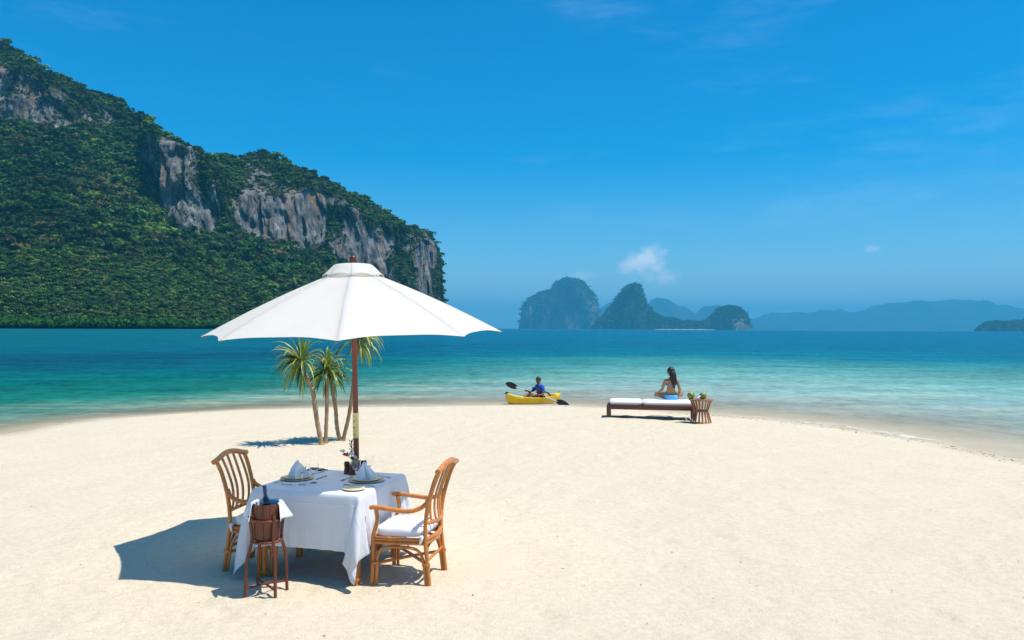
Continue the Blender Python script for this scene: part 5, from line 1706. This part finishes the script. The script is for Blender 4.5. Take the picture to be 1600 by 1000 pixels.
m = MB(); m.sheet([[(-0.075, -0.03, 0.002), (-0.01, -0.05, 0.035), (0.05, -0.04, 0.085)], [(-0.06, 0.03, 0.002), (0.0, 0.02, 0.045), (0.06, 0.03, 0.105)], [(-0.03, 0.06, 0.002), (0.02, 0.055, 0.03), (0.065, 0.06, 0.07)]])
o = m.build('napkin', M_white, auto=0); o.modifiers.new('t', 'SOLIDIFY').thickness = 0.012
o.location = p_
props(o, 'white napkin propped between the two green coconuts', 'napkin')

# ------------------------------------------------------------------ moored boat by the cone island
bp = at_depth(1149, 515, ISL_B - 330)
bo = thing('outrigger_boat', (bp.x, bp.y, WATER_Z), 0.2, 'tiny white boat anchored off the cone island beach', 'boat')
m = MB(); rows_ = []
for i in range(13):
    tt = -1 + i / 6
    w_ = 2.0 * max(0, 1 - abs(tt) ** 2.5) + 0.05
    rows_.append([(tt * 11, -w_, 2.2 + 1.6 * abs(tt) ** 3), (tt * 11, -w_ * 0.7, 0.3), (tt * 11, 0, -0.5), (tt * 11, w_ * 0.7, 0.3), (tt * 11, w_, 2.2 + 1.6 * abs(tt) ** 3)])
m.sheet(rows_); m.build('hull', M_white_pl, bo)
m = MB(); m.box((0, 0, 3.6), (9, 3.2, 2.6)); m.build('cabin', M_white_pl, bo, bevel=0.2)

# ------------------------------------------------------------------ litter on the sand: shell bits, twigs, wrack along the waterline
g = np.random.default_rng(21)
def debris(name, n, fpos, size, mat_, label, flat=0.4, long=1.0):
    m = MB()
    for i in range(n):
        x, y = fpos()
        z = float(sand_z(np.array([x]), np.array([y]), False)[0])
        s = size * g.uniform(0.5, 1.5)
        a = g.uniform(0, 6.28)
        q = Matrix.Rotation(a, 3, 'Z')
        b0 = len(m.v)
        pts = [Vector((s * long, 0, 0)), Vector((0, s * g.uniform(.4, 1), 0)), Vector((-s * long, 0, 0)), Vector((0, -s * g.uniform(.4, 1), 0)), Vector((0, 0, s * flat)), Vector((0, 0, -s * flat))]
        m.add([q @ p + Vector((x, y, z + 0.004)) for p in pts], [(0, 1, 4), (1, 2, 4), (2, 3, 4), (3, 0, 4), (1, 0, 5), (2, 1, 5), (3, 2, 5), (0, 3, 5)])
    o = m.build(name, mat_, smooth=False, weld=False)
    props(o, label, kind='stuff')
def on_sand():
    while True:
        y = 4.5 + 17 * g.random() ** 1.5
        x = g.uniform(-0.72, 0.72) * y
        if float(shore_dist(np.array([x]), np.array([y]))[0]) > 0.5: return x, y
SHN = SH[4:-5]
def on_line():
    i = g.integers(3, len(SHN) - 1)
    if g.random() < 0.75: i = g.integers(len(SHN) - 9, len(SHN) - 1)
    t_ = g.random()
    p = SHN[i] * (1 - t_) + SHN[i + 1] * t_
    k = 1 - abs(g.normal(0.028, 0.018))
    return p[0] * k, p[1] * k
M_shell = simple('shell_fragment', (0.78, 0.74, 0.68), (0.6, 0.55, 0.48), 30, 0.6)
M_twig = simple('dry_twig', (0.16, 0.11, 0.07), (0.09, 0.06, 0.04), 30, 0.9)
M_wrack = simple('dark_wrack', (0.13, 0.085, 0.045), (0.06, 0.04, 0.025), 30, 0.9)
debris('shell_fragments', 260, on_sand, 0.008, M_shell, 'scattered pale shell fragments on the sand')
debris('dry_twigs', 240, on_sand, 0.007, M_twig, 'scattered dark twig bits on the sand', 0.25, 1.8)
debris('beach_wrack', 260, on_line, 0.014, M_wrack, 'line of dark seaweed scraps along the waterline', 0.25, 1.5)
